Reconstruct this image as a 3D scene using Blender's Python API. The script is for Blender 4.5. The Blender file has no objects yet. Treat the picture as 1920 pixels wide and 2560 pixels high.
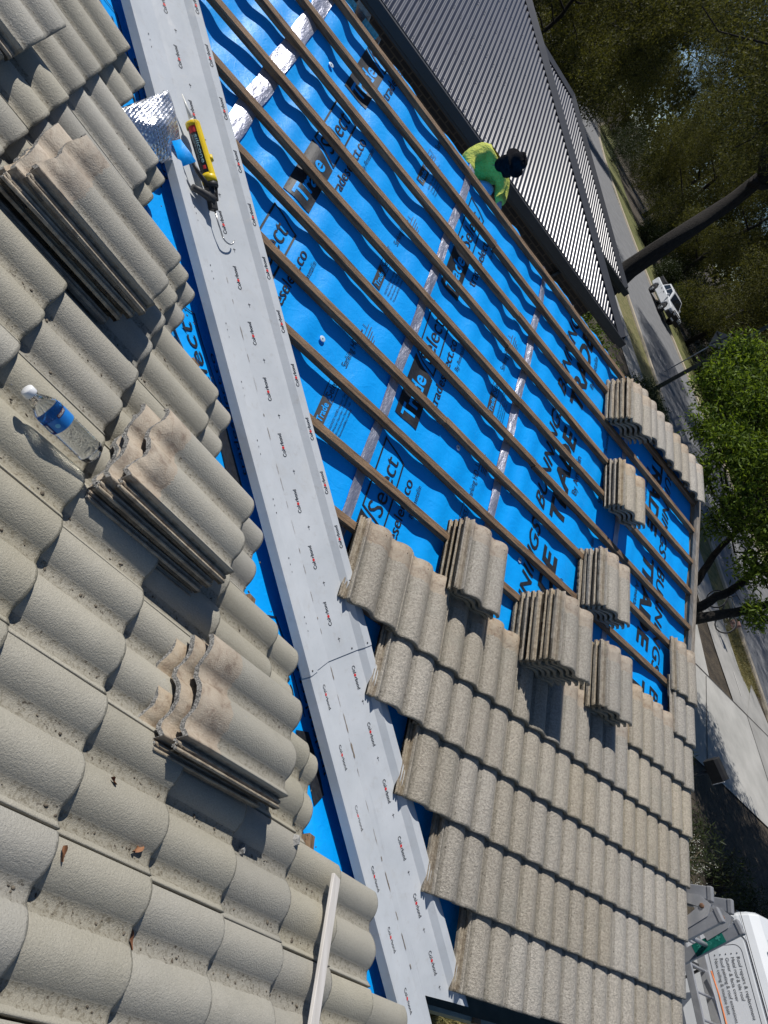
import bpy, bmesh, math, random
from mathutils import Vector, Matrix, noise
random.seed(11)
C = bpy.context.scene.collection
# ------------------------------------------------------------------ camera, sky, sun
TH = 0.305027736; ct, st, tt = math.cos(TH), math.sin(TH), math.tan(TH)
X0 = -2.92668; G = 0.301239; V1 = 3.734875; LAP = 0.38245
T0 = 1.707008; S0 = 0.535825
cam = bpy.data.cameras.new('camera'); camo = bpy.data.objects.new('camera', cam); C.objects.link(camo)
R0 = Vector((0.545154602, -0.716062181, -0.435960333)); R1 = Vector((0.659945671, 0.045862551, 0.74991222)); R2 = Vector((-0.516989527, -0.696528233, 0.497564318))
M = Matrix.Identity(4)
for i in range(3): M[i][0] = R1[i]; M[i][1] = -R0[i]; M[i][2] = R2[i]
M.translation = (-4.886144, -1.152434, 1.96716)
camo.matrix_world = M
cam.sensor_fit = 'VERTICAL'; cam.sensor_height = 24.0; cam.lens = 24.0*1738.7447/2560
cam.clip_start = 0.05; cam.clip_end = 3000
sc = bpy.context.scene; sc.camera = camo
SUN = Vector((-0.33, 0.55, 0.77)).normalized()
w = bpy.data.worlds.new('World'); sc.world = w; w.use_nodes = True
nt = w.node_tree; sky = nt.nodes.new('ShaderNodeTexSky'); sky.sky_type = 'NISHITA'; sky.sun_disc = False
sky.sun_elevation = math.asin(SUN.z); sky.sun_rotation = math.atan2(SUN.x, SUN.y); sky.air_density = 0.8; sky.dust_density = 0.0; sky.ozone_density = 4.0
bg = nt.nodes['Background']; bg.inputs['Strength'].default_value = 0.07
nt.links.new(sky.outputs[0], bg.inputs['Color'])
sl = bpy.data.lights.new('sun', 'SUN'); sl.energy = 4.7; sl.angle = math.radians(0.5); sl.color = (1.0, 0.96, 0.9)
so = bpy.data.objects.new('sun', sl); C.objects.link(so); so.rotation_euler = SUN.to_track_quat('Z', 'Y').to_euler()
sc.view_settings.view_transform = 'Standard'; sc.view_settings.look = 'None'; sc.view_settings.exposure = 0.0; sc.view_settings.gamma = 1.0

# ------------------------------------------------------------------ frames
MF = Matrix(((1, 0, 0, 0), (0, ct, -st, 0), (0, st, ct, 0), (0, 0, 0, 1)))            # far slope: x along battens, y upslope, z normal
MN = Matrix(((0, -ct, st, X0), (1, 0, 0, 0), (0, st, ct, 0), (0, 0, 0, 1)))           # near slope
def FP(u, v, h=0.0): return MF @ Vector((u, v, h))
def NP(y, t, h=0.0): return MN @ Vector((y, t, h))
DV = Vector((1, -1, -tt)).normalized()
VO = Vector((X0, 0, 0))
nF = Vector((0, -st, ct)); nN = Vector((st, 0, ct))
eF = DV.cross(nF); eF = eF if eF.x + eF.y > 0 else -eF
eN = DV.cross(nN); eN = eN if eN.x + eN.y < 0 else -eN
WF, WN, CZ = 0.262, 0.195, 0.048
def VPT(s, d, h=0.0):
    """valley pan: s down the valley, d across it (+ towards the far slope), h above the pan"""
    c = VO + s*DV + Vector((0, 0, CZ))
    if d >= 0: e = (WF*eF + 0.03*nF - Vector((0, 0, CZ)))/WF; return c + d*e + h*nF
    e = (WN*eN + 0.03*nN - Vector((0, 0, CZ)))/WN; return c + (-d)*e + h*nN
def gz(y): return -3.46 + 0.02*y

# ------------------------------------------------------------------ materials
MATS = {}
def _n(t, kind, **kw):
    n = t.nodes.new(kind)
    for k, v in kw.items(): setattr(n, k, v)
    return n
def ramp(t, fac, stops):
    r = _n(t, 'ShaderNodeValToRGB'); el = r.color_ramp.elements
    while len(el) < len(stops): el.new(0.5)
    for e, (p, c) in zip(el, stops): e.position = p; e.color = c if len(c) == 4 else (*c, 1)
    t.links.new(fac, r.inputs[0]); return r.outputs[0]
def noi(t, vec, scale, detail=4, rough=0.6, dist=0.0):
    n = _n(t, 'ShaderNodeTexNoise'); n.inputs['Scale'].default_value = scale; n.inputs['Detail'].default_value = detail
    n.inputs['Roughness'].default_value = rough; n.inputs['Distortion'].default_value = dist
    t.links.new(vec, n.inputs['Vector']); return n.outputs[0]
def mixc(t, fac, a, b, blend='MIX'):
    m = _n(t, 'ShaderNodeMix', data_type='RGBA', blend_type=blend)
    for sock, v in ((m.inputs[0], fac), (m.inputs[6], a), (m.inputs[7], b)):
        if hasattr(v, 'is_output'): t.links.new(v, sock)
        elif isinstance(v, (int, float)): sock.default_value = v
        else: sock.default_value = (*v, 1) if len(v) == 3 else v
    return m.outputs[2]
def mth(t, op, a, b=0.0, c=0.0):
    m = _n(t, 'ShaderNodeMath', operation=op)
    for sock, v in zip(m.inputs, (a, b, c)):
        if hasattr(v, 'is_output'): t.links.new(v, sock)
        else: sock.default_value = v
    return m.outputs[0]
def base(name):
    m = bpy.data.materials.new(name); m.use_nodes = True; t = m.node_tree; b = t.nodes['Principled BSDF']
    tc = _n(t, 'ShaderNodeTexCoord'); return m, t, b, tc.outputs['Object']
def bump(t, b, h, strength=0.3, dist=0.01, prev=None):
    n = _n(t, 'ShaderNodeBump'); n.inputs['Strength'].default_value = strength; n.inputs['Distance'].default_value = dist
    t.links.new(h, n.inputs['Height'])
    if prev is not None: t.links.new(prev, n.inputs['Normal'])
    t.links.new(n.outputs[0], b.inputs['Normal']); return n.outputs[0]
def pm(name, c1, c2=None, scale=6.0, rough=0.6, metal=0.0, bmp=None, spec=0.5, stretch=None, lo=0.35, hi=0.65, rnd=0.0, rough2=None):
    if name in MATS: return MATS[name]
    m, t, b, v = base(name)
    if stretch:
        mp = _n(t, 'ShaderNodeMapping'); mp.inputs['Scale'].default_value = stretch; t.links.new(v, mp.inputs['Vector']); v = mp.outputs[0]
    b.inputs['Roughness'].default_value = rough; b.inputs['Metallic'].default_value = metal; b.inputs['Specular IOR Level'].default_value = spec
    col = None
    if c2 is not None:
        f = noi(t, v, scale, 6, 0.65); col = ramp(t, f, [(lo, c1), (hi, c2)])
        if rough2 is not None:
            t.links.new(mth(t, 'MULTIPLY_ADD', f, rough2 - rough, rough), b.inputs['Roughness'])
    if rnd:
        oi = _n(t, 'ShaderNodeObjectInfo'); k = mth(t, 'MULTIPLY_ADD', oi.outputs['Random'], rnd, 1 - rnd/2)
        cc = _n(t, 'ShaderNodeCombineColor')
        for i in range(3): t.links.new(k, cc.inputs[i])
        col = mixc(t, 1.0, col if col is not None else c1, cc.outputs[0], 'MULTIPLY')
    if col is None: b.inputs['Base Color'].default_value = (*c1, 1)
    else: t.links.new(col, b.inputs['Base Color'])
    if bmp: bump(t, b, noi(t, v, bmp[0], 5, 0.6), bmp[1], bmp[2] if len(bmp) > 2 else 0.01)
    MATS[name] = m; return m

def tile_material(name, ca, cb, grain, gs, rough, speck):
    m, t, b, v = base(name)
    sp = _n(t, 'ShaderNodeSeparateXYZ'); t.links.new(v, sp.inputs[0]); x, y = sp.outputs[0], sp.outputs[1]
    oi = _n(t, 'ShaderNodeObjectInfo'); off = _n(t, 'ShaderNodeVectorMath', operation='ADD')
    cb3 = _n(t, 'ShaderNodeCombineXYZ'); 
    for i in range(3): t.links.new(mth(t, 'MULTIPLY', oi.outputs['Random'], 37.0 + 11*i), cb3.inputs[i])
    t.links.new(v, off.inputs[0]); t.links.new(cb3.outputs[0], off.inputs[1]); vr = off.outputs[0]
    n1 = noi(t, vr, 14, 5, 0.6); n2 = noi(t, vr, 220, 3, 0.7); n3 = noi(t, vr, 30, 6, 0.7, 0.5)
    col = mixc(t, mth(t, 'SMOOTH_MIN', n1, 1.0, 0.1), ca, cb)
    col = mixc(t, mth(t, 'MULTIPLY', ramp(t, n2, [(0.36, (1, 1, 1)), (0.46, (0, 0, 0))]), speck), col, (0.16, 0.145, 0.115))
    gr = noi(t, vr, gs*0.9, 2, 0.5); col = mixc(t, mth(t, 'MULTIPLY', speck, 0.75), col, mixc(t, 1.0, col, ramp(t, gr, [(0.36, (0.52, 0.51, 0.49)), (0.64, (1.30, 1.30, 1.30))]), 'MULTIPLY'))  # grain colour noise, with sand sparkle painted into its light tones
    # weathered dirt collecting in the two pans
    def band(lo, hi):
        return mth(t, 'MULTIPLY', mth(t, 'GREATER_THAN', mth(t, 'ADD', x, mth(t, 'MULTIPLY', mth(t, 'SUBTRACT', n3, 0.5), 0.02)), lo), mth(t, 'LESS_THAN', x, hi))
    pan = mth(t, 'MAXIMUM', band(0.014, 0.050), mth(t, 'MAXIMUM', band(0.160, 0.200), band(0.4, 0.5)))
    spk = ramp(t, noi(t, vr, 95, 4, 0.75), [(0.50, (0, 0, 0)), (0.62, (1, 1, 1))])
    col = mixc(t, mth(t, 'MULTIPLY', pan, mth(t, 'MULTIPLY_ADD', spk, 0.62, 0.30)), col, (0.17, 0.15, 0.11))
    big = ramp(t, noi(t, vr, 60, 3, 0.6), [(0.63, (0, 0, 0)), (0.69, (1, 1, 1))])
    col = mixc(t, mth(t, 'MULTIPLY', pan, mth(t, 'MULTIPLY', big, 0.8)), col, (0.06, 0.045, 0.03))
    # unweathered brown head lap and interlock
    hd = mth(t, 'GREATER_THAN', mth(t, 'ADD', y, mth(t, 'MULTIPLY', mth(t, 'SUBTRACT', n3, 0.5), 0.05)), 0.312)
    brown = ramp(t, n3, [(0.3, (0.20, 0.13, 0.085)), (0.48, (0.40, 0.32, 0.235)), (0.7, (0.47, 0.40, 0.31))])
    col = mixc(t, mth(t, 'MULTIPLY', hd, 0.85), col, brown)
    ul = mth(t, 'LESS_THAN', x, -0.0015)
    tan = ramp(t, noi(t, vr, 40, 5, 0.7), [(0.35, (0.20, 0.15, 0.10)), (0.6, (0.40, 0.34, 0.25))])
    col = mixc(t, mth(t, 'MULTIPLY', ul, 0.9), col, tan)
    pt = ramp(t, noi(t, vr, 5.5, 4, 0.6), [(0.55, (0, 0, 0)), (0.72, (1, 1, 1))]); col = mixc(t, mth(t, 'MULTIPLY', pt, 0.35), col, (0.27, 0.26, 0.215))
    lich = ramp(t, noi(t, vr, 26, 5, 0.7), [(0.70, (0, 0, 0)), (0.75, (1, 1, 1))]); col = mixc(t, mth(t, 'MULTIPLY', lich, 0.30), col, (0.10, 0.09, 0.065))
    nose = mth(t, 'LESS_THAN', mth(t, 'ADD', y, mth(t, 'MULTIPLY', mth(t, 'SUBTRACT', n3, 0.5), 0.03)), 0.008); col = mixc(t, mth(t, 'MULTIPLY', nose, 0.55), col, (0.13, 0.12, 0.09))
    hs = _n(t, 'ShaderNodeHueSaturation'); t.links.new(mth(t, 'MULTIPLY_ADD', mth(t, 'FRACT', mth(t, 'MULTIPLY', oi.outputs['Random'], 7.31)), 0.5, 0.75), hs.inputs['Saturation']); t.links.new(col, hs.inputs['Color']); col = hs.outputs[0]
    k = mth(t, 'MULTIPLY_ADD', oi.outputs['Random'], 0.22, 0.89); cc = _n(t, 'ShaderNodeCombineColor')
    for i in range(3): t.links.new(k, cc.inputs[i])
    col = mixc(t, 1.0, col, cc.outputs[0], 'MULTIPLY')
    t.links.new(col, b.inputs['Base Color']); b.inputs['Roughness'].default_value = rough
    p = bump(t, b, noi(t, vr, gs, 4, 0.75), grain, 0.007)
    bump(t, b, n1, 0.15, 0.01, p)
    return m
TILE_F = tile_material('weathered tile granular', (0.37, 0.33, 0.27), (0.44, 0.40, 0.335), 1.0, 105, 0.38, 0.6)
TILE_N = tile_material('weathered tile fine', (0.35, 0.328, 0.268), (0.415, 0.393, 0.332), 0.55, 210, 0.58, 0.16)
CUT = pm('cut concrete', (0.14, 0.14, 0.135), (0.44, 0.43, 0.41), 210, 0.9, bmp=(160, 1.0, 0.01), lo=0.42, hi=0.6)
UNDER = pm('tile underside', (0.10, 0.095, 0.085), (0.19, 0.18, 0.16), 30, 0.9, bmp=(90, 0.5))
def blue_mat():
    m, t, b, v = base('blue woven sarking')
    n = noi(t, v, 7, 5, 0.6); t.links.new(ramp(t, n, [(0.3, (0.0, 0.345, 0.93)), (0.7, (0.001, 0.39, 1.0))]), b.inputs['Base Color'])
    b.inputs['Roughness'].default_value = 0.46; b.inputs['Specular IOR Level'].default_value = 0.32
    p = bump(t, b, noi(t, v, 900, 2, 0.5), 0.12, 0.002); rd = mth(t, 'ABSOLUTE', mth(t, 'SUBTRACT', noi(t, v, 5.5, 3, 0.5, 1.2), 0.5)); cr = ramp(t, rd, [(0.0, (1, 1, 1)), (0.045, (0, 0, 0))])
    p = bump(t, b, cr, 0.10, 0.004, p); bump(t, b, noi(t, v, 24, 4, 0.55, 0.6), 0.2, 0.012, p); return m
BLUE = blue_mat()
FOIL = pm('crinkled foil tape', (0.46, 0.47, 0.56), (0.64, 0.65, 0.74), 5, 0.42, 0.8, bmp=(9, 0.4, 0.03), stretch=(2.5, 1, 1))
def foil_woven():
    m, t, b, v = base('silver woven foil'); b.inputs['Metallic'].default_value = 0.95; b.inputs['Roughness'].default_value = 0.27; b.inputs['Base Color'].default_value = (0.78, 0.79, 0.84, 1)
    w1 = _n(t, 'ShaderNodeTexWave', wave_type='BANDS', bands_direction='X'); w2 = _n(t, 'ShaderNodeTexWave', wave_type='BANDS', bands_direction='Y')
    for q in (w1, w2): q.inputs['Scale'].default_value = 28; q.inputs['Distortion'].default_value = 0.6; t.links.new(v, q.inputs['Vector'])
    h = mth(t, 'MULTIPLY', w1.outputs[1], w2.outputs[1]); p = bump(t, b, h, 0.5, 0.004); bump(t, b, noi(t, v, 11, 3, 0.5), 0.8, 0.04, p); return m
FOILW = foil_woven()
INK = pm('black print', (0.012, 0.013, 0.016), (0.03, 0.032, 0.038), 60, 0.45)
INKG = pm('dark grey print', (0.045, 0.045, 0.05), (0.06, 0.06, 0.065), 40, 0.5)
RED = pm('red print', (0.62, 0.03, 0.03), rough=0.5)
TIMBER = pm('weathered batten timber', (0.105, 0.062, 0.034), (0.33, 0.215, 0.125), 7, 0.8, bmp=(60, 0.7, 0.006), stretch=(0.8, 9, 9), rnd=0.3)
TIMBERG = pm('grey old timber', (0.16, 0.135, 0.11), (0.33, 0.29, 0.24), 8, 0.85, bmp=(50, 0.5, 0.004), stretch=(6, 0.6, 6))
LATH = pm('bleached pale timber', (0.52, 0.49, 0.45), (0.66, 0.63, 0.60), 5, 0.7, bmp=(40, 0.25, 0.003), stretch=(8, 0.5, 8))
def flash_mat():
    m, t, b, v = base('pale grey painted steel')
    n = noi(t, v, 3.5, 6, 0.65); col = ramp(t, n, [(0.3, (0.50, 0.53, 0.555)), (0.7, (0.60, 0.625, 0.65))])
    d = ramp(t, noi(t, v, 26, 7, 0.75), [(0.56, (0, 0, 0)), (0.72, (1, 1, 1))])
    sm = ramp(t, noi(t, v, 8, 5, 0.65, 0.8), [(0.56, (0, 0, 0)), (0.75, (1, 1, 1))]); col = mixc(t, mth(t, 'MULTIPLY', sm, 0.22), col, (0.40, 0.37, 0.32)); t.links.new(mth(t, 'MULTIPLY_ADD', sm, 0.25, 0.30), b.inputs['Roughness'])
    col = mixc(t, mth(t, 'MULTIPLY', d, 0.35), col, (0.36, 0.33, 0.29))
    t.links.new(col, b.inputs['Base Color'])
    bump(t, b, n, 0.12, 0.02); return m
STEEL = flash_mat()
STEELG = pm('grey steel lip', (0.30, 0.31, 0.33), (0.36, 0.37, 0.39), 8, 0.45)
STAIN = pm('brown dirt stain', (0.14, 0.10, 0.06), (0.36, 0.31, 0.25), 50, 0.9)
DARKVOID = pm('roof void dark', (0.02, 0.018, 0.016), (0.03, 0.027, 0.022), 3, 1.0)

# ------------------------------------------------------------------ mesh helpers
MW = {}
class LB:
    def __init__(s): s.p = [MB()]
    def next(s): s.p.append(MB())
    def add(s, *a, **k): s.p[-1].add(*a, **k)
    def build(s, name, mats, parent):
        for q in s.p:
            if q.v: q.build(name, mats, parent)
class MB:
    def __init__(s): s.v = []; s.f = []; s.m = []; s.sm = []
    def add(s, vs, fs, mi=0, smooth=False):
        o = len(s.v); s.v += [Vector(q) for q in vs]
        for f in fs: s.f.append([o + i for i in f]); s.m.append(mi); s.sm.append(smooth)
    def box(s, c, d, mi=0, M=None):
        x, y, z = d[0]/2, d[1]/2, d[2]/2
        vs = [Vector((c[0]+a*x, c[1]+b*y, c[2]+e*z)) for e in (-1, 1) for b in (-1, 1) for a in (-1, 1)]
        if M: vs = [M @ q for q in vs]
        s.add(vs, [(0, 2, 3, 1), (4, 5, 7, 6), (0, 1, 5, 4), (2, 6, 7, 3), (0, 4, 6, 2), (1, 3, 7, 5)], mi)
    def bar(s, a, b, w, h, up=(0, 0, 1), mi=0):
        a, b = Vector(a), Vector(b); d = (b - a).normalized(); u = Vector(up); r = d.cross(u)
        if r.length < 1e-4: r = d.cross(Vector((1, 0, 0)))
        r.normalize(); u = r.cross(d)
        vs = [p + r*(i*w/2) + u*(j*h/2) for p in (a, b) for i, j in ((-1, -1), (1, -1), (1, 1), (-1, 1))]
        s.add(vs, [(3, 2, 1, 0), (4, 5, 6, 7), (0, 1, 5, 4), (1, 2, 6, 5), (2, 3, 7, 6), (3, 0, 4, 7)], mi)
    def tube(s, pts, r, n=8, mi=0, cap=True):
        pts = [Vector(q) for q in pts]; k = len(pts); r = r if isinstance(r, (list, tuple)) else [r]*k
        rings = []; ref = None
        for i, q in enumerate(pts):
            d = (pts[min(i+1, k-1)] - pts[max(i-1, 0)]).normalized()
            if ref is None: ref = d.orthogonal().normalized()
            ref = (ref - d*ref.dot(d)); ref = ref.normalized() if ref.length > 1e-6 else d.orthogonal().normalized()
            b = d.cross(ref); rings.append([q + (ref*math.cos(2*math.pi*j/n) + b*math.sin(2*math.pi*j/n))*r[i] for j in range(n)])
        vs = [q for g in rings for q in g]
        fs = [(i*n+j, i*n+(j+1) % n, (i+1)*n+(j+1) % n, (i+1)*n+j) for i in range(k-1) for j in range(n)]
        if cap: fs += [tuple(range(n-1, -1, -1)), tuple((k-1)*n+j for j in range(n))]
        s.add(vs, fs, mi, True)
    def lathe(s, prof, n=20, M=None, mi=0, cap=True):
        vs = []; k = len(prof)
        for r, z in prof:
            for j in range(n): vs.append(Vector((r*math.cos(2*math.pi*j/n), r*math.sin(2*math.pi*j/n), z)))
        fs = [(i*n+j, i*n+(j+1) % n, (i+1)*n+(j+1) % n, (i+1)*n+j) for i in range(k-1) for j in range(n)]
        if cap: fs += [tuple(range(n-1, -1, -1)), tuple((k-1)*n+j for j in range(n))]
        if M: vs = [M @ q for q in vs]
        s.add(vs, fs, mi, True)
    def prism(s, poly, z0, z1, M=None, mi=0):
        n = len(poly); vs = [Vector((a, b, z0)) for a, b in poly] + [Vector((a, b, z1)) for a, b in poly]
        if M: vs = [M @ q for q in vs]
        s.add(vs, [tuple(range(n-1, -1, -1)), tuple(range(n, 2*n))] + [(i, (i+1) % n, n+(i+1) % n, n+i) for i in range(n)], mi)
    def grid(s, fn, nu, nv, mi=0, smooth=True, flip=False):
        vs = [fn(i/nu, j/nv) for j in range(nv+1) for i in range(nu+1)]; a = nu+1
        fs = [(j*a+i, j*a+i+1, (j+1)*a+i+1, (j+1)*a+i) for j in range(nv) for i in range(nu)]
        if flip: fs = [f[::-1] for f in fs]
        s.add(vs, fs, mi, smooth)
    def mesh(s, name, mats, inv=None):
        me = bpy.data.meshes.new(name); vs = [inv @ q for q in s.v] if inv else s.v
        me.from_pydata([tuple(q) for q in vs], [], s.f)
        for mm in (mats if isinstance(mats, (list, tuple)) else [mats]): me.materials.append(mm)
        me.polygons.foreach_set('material_index', s.m); me.polygons.foreach_set('use_smooth', s.sm); me.update(); return me
    def build(s, name, mats, parent=None, M=None, bevel=0.0, seg=2):
        """vertices are in world space unless M is given; a parented part stores them in its thing's space"""
        if parent is not None: inv = MW[parent.name].inverted() if M is None else None
        else: inv = M.inverted() if M is not None else None
        if parent is not None and M is not None: inv = None
        o = bpy.data.objects.new(name, s.mesh(name, mats, inv)); C.objects.link(o)
        if parent is not None: o.parent = parent; MW[o.name] = MW[parent.name]
        else:
            if M is not None: o.matrix_world = M
            MW[o.name] = M or Matrix.Identity(4)
        if bevel:
            b = o.modifiers.new('bevel', 'BEVEL'); b.width = bevel; b.segments = seg; b.limit_method = 'ANGLE'; b.angle_limit = math.radians(40)
        return o
def tag(o, label=None, cat=None, group=None, kind=None):
    if label: o['label'] = label
    if cat: o['category'] = cat
    if group: o['group'] = group
    if kind or cat: o['kind'] = kind or 'thing'
    return o
def thing(name, label, cat, M=None, group=None):
    o = bpy.data.objects.new(name, None); C.objects.link(o); M = M if isinstance(M, Matrix) else Matrix.Translation(M or (0, 0, 0))
    o.matrix_world = M; o.empty_display_size = 0.1; MW[o.name] = M.copy(); return tag(o, label, cat, group)
def bone(name, mat, joints, edges, parent, sub=2, root=0):
    """one continuous skinned surface from a joint graph in world space"""
    inv = MW[parent.name].inverted(); me = bpy.data.meshes.new(name)
    me.from_pydata([tuple(inv @ Vector(j[0])) for j in joints], edges, []); me.materials.append(mat)
    o = bpy.data.objects.new(name, me); C.objects.link(o); o.parent = parent; MW[o.name] = MW[parent.name]
    sk = o.modifiers.new('skin', 'SKIN'); sk.use_smooth_shade = True
    for i, j in enumerate(joints):
        r = j[1] if isinstance(j[1], tuple) else (j[1], j[1])
        me.skin_vertices[0].data[i].radius = r; me.skin_vertices[0].data[i].use_root = (i == root)
    sb = o.modifiers.new('subdivision', 'SUBSURF'); sb.levels = sub; sb.render_levels = sub; return o
ORD = 'first second third fourth fifth sixth seventh eighth ninth tenth eleventh twelfth thirteenth fourteenth'.split()

# ------------------------------------------------------------------ lettering
_txt = {}
def text_geo(s, bold=0.0, shear=0.0):
    k = (s, bold, shear)
    if k in _txt: return _txt[k]
    cu = bpy.data.curves.new('lettering', 'FONT'); cu.body = s; cu.size = 1.0; cu.offset = bold; cu.shear = shear; cu.resolution_u = 3
    o = bpy.data.objects.new('lettering', cu); C.objects.link(o)
    me = bpy.data.meshes.new_from_object(o.evaluated_get(bpy.context.evaluated_depsgraph_get()))
    vs = [(q.co.x, q.co.y) for q in me.vertices]; fs = [tuple(f.vertices) for f in me.polygons]
    bpy.data.objects.remove(o); bpy.data.curves.remove(cu); bpy.data.meshes.remove(me)
    x0 = min(q[0] for q in vs); x1 = max(q[0] for q in vs); _txt[k] = (vs, fs, x0, x1); return _txt[k]
def add_text(mb, s, x, y, size, fn, width=None, maxlen=None, mi=0, bold=0.0, shear=0.0, ymap=None):
    """lays the letters out in a 2-d frame from (x, y) and maps every vertex with fn(a, b)"""
    vs, fs, x0, x1 = text_geo(s, bold, shear); kx = size if width is None else width/(x1 - x0)
    P = [(x + (a - x0)*kx, y + b*size) for a, b in vs]; return flat(mb, P, fs, fn, maxlen, mi)
def flat(mb, P, fs, fn, maxlen=None, mi=0):
    if maxlen:
        bm = bmesh.new(); bv = [bm.verts.new((a, b, 0)) for a, b in P]
        for f in fs:
            try: bm.faces.new([bv[i] for i in f])
            except ValueError: pass
        bmesh.ops.triangulate(bm, faces=bm.faces[:])
        for _ in range(6):
            es = [e for e in bm.edges if e.calc_length() > maxlen]
            if not es: break
            bmesh.ops.subdivide_edges(bm, edges=es, cuts=1); bmesh.ops.triangulate(bm, faces=bm.faces[:])
        bm.verts.index_update(); P = [(q.co.x, q.co.y) for q in bm.verts]; fs = [tuple(q.index for q in f.verts) for f in bm.faces]; bm.free()
    mb.add([fn(a, b) for a, b in P], fs, mi)
def quad(mb, x0, y0, x1, y1, fn, maxlen=None, mi=0): flat(mb, [(x0, y0), (x1, y0), (x1, y1), (x0, y1)], [(0, 1, 2, 3)], fn, maxlen, mi)

# ------------------------------------------------------------------ roof tiles
def roll(a): return 0.030*(1 - (2*min(max(a, 0.0), 1.0)**0.94 - 1)**2)
def profile():
    p = [(-0.032, -0.020), (-0.032, -0.008), (-0.026, -0.008), (-0.025, -0.016), (-0.018, -0.016), (-0.017, -0.007), (-0.011, -0.007), (-0.010, -0.015), (-0.003, -0.015), (-0.002, -0.001)]
    p[-1] = (-0.003, -0.012); p += [(-0.0005, 0.012), (0.0005, roll(0.815 + 0.0005/0.122)), (0.006, roll(0.815 + 0.006/0.122)), (0.013, roll(0.815 + 0.013/0.122)), (0.0225, 0.0), (0.034, -0.0006)]
    for i in range(17): p.append((0.046 + 0.122*i/16, roll(i/16)))
    p += [(0.182, -0.0006)]
    for i in range(14): p.append((0.196 + 0.122*i/16, roll(i/16)))
    p += [(0.2952, roll(0.813)), (0.2960, roll(0.813) - 0.004)]
    return p
PROF = profile()
def tile_mesh(name, top_mat, cut=None, seed=0):
    rnd = random.Random(seed); L = 0.415; ZB = 0.066; mb = MB(); n = len(PROF)
    def stat(x):
        hi = L if cut is None else cut[0] + cut[1]*x + 0.010*noise.noise(Vector((x*17, seed*5.3, 0))) + 0.003*noise.noise(Vector((x*70, seed*3.1, 4)))
        return [0.0, 0.004, 0.012, 0.10, 0.20, 0.30, min(0.36, hi - 0.01), hi]
    cols = [stat(x) for x, z in PROF]; ns = 8
    def zt(y): return ZB - 0.083*y
    top = [[Vector((PROF[i][0], cols[i][j], PROF[i][1] + zt(cols[i][j]) - (0.004 if j == 0 else 0.001 if j == 1 else 0))) for j in range(ns)] for i in range(n)]
    bot = [[q - Vector((0, 0, 0.016 if PROF[i][0] > 0 else 0.010)) + Vector((0, 0.0015 if j == 0 else 0, 0)) for j, q in enumerate(top[i])] for i in range(n)]
    for i in range(n):
        for j in range(ns):
            if PROF[i][0] > 0 and roll_slope(i) != 0: bot[i][j].x -= 0.0
    vs = [q for c in top for q in c] + [q for c in bot for q in c]; o = n*ns
    f_t = []; f_b = []; f_cut = []; f_e = []
    for i in range(n-1):
        for j in range(ns-1):
            a = i*ns+j; f_t.append((a, a+ns, a+ns+1, a+1)); f_b.append((o+a, o+a+1, o+a+ns+1, o+a+ns))
        a = i*ns; f_e.append((a, o+a, o+a+ns, a+ns)); a += ns-1; f_cut.append((a, a+ns, o+a+ns, o+a))
    for j in range(ns-1):
        f_e.append((j, j+1, o+j+1, o+j)); a = (n-1)*ns+j; f_e.append((a, o+a, o+a+1, a+1))
    mb.v = vs
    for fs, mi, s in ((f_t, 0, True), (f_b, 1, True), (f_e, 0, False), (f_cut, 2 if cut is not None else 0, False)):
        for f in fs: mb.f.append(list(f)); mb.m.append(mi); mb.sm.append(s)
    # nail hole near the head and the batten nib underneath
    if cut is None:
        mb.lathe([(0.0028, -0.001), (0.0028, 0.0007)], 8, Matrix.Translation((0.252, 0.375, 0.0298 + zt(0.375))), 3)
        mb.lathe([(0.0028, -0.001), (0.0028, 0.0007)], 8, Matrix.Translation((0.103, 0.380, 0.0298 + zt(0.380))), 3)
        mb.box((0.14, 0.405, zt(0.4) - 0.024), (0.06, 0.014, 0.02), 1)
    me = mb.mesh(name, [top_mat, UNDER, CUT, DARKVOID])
    return me
def roll_slope(i): return 0
TM_F = tile_mesh('roof_tile', TILE_F); TM_N = tile_mesh('roof_tile', TILE_N)
TM_C = [tile_mesh('cut_roof_tile', TILE_N, (0.425 + 0.008*k, -0.07 + 0.03*k), k) for k in range(3)]
def put_tile(me, M, label, group, name='roof_tile', jit=1.0):
    o = bpy.data.objects.new(name, me); C.objects.link(o)
    J = Matrix.Translation((random.uniform(-.0015, .0015)*jit, random.uniform(-.0025, .0025)*jit, 0)) @ Matrix.Rotation(math.radians(random.uniform(-.35, .35))*jit, 4, 'Z') @ Matrix.Rotation(math.radians(random.uniform(-.25, .25))*jit, 4, 'Y')
    o.matrix_world = M @ J; return tag(o, label, 'roof tile', group, 'thing')
def fbutt(k): return V1 - (k-1)*G - LAP
far_rows = {14: (0, 6), 13: (0, 7), 12: (0, 8), 11: (0, 9), 10: (0, 10), 9: (0, 2), 8: (0, 0), 7: (0, 0), 1: (0, 3)}
row_name = {14: 'eave course', 13: 'second course up from the eave', 12: 'third course up from the eave', 11: 'fourth course up from the eave', 10: 'fifth course up from the eave',
            9: 'short three-tile course by the gable', 1: 'lone course at the ridge'}
for k, (a, b) in far_rows.items():
    for q in range(a, b+1):
        if k == 8: lab = 'lower of the two lone tiles laid at the gable edge of the far slope'
        elif k == 7: lab = 'upper of the two lone tiles laid at the gable edge of the far slope'
        else: lab = f'far slope tile, {ORD[q]} from the gable edge in the {row_name[k]}'
        put_tile(TM_F, MF @ Matrix.Translation((-0.3*(q+1), fbutt(k), 0.0)), lab, 'tiles laid on the far slope')
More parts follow.
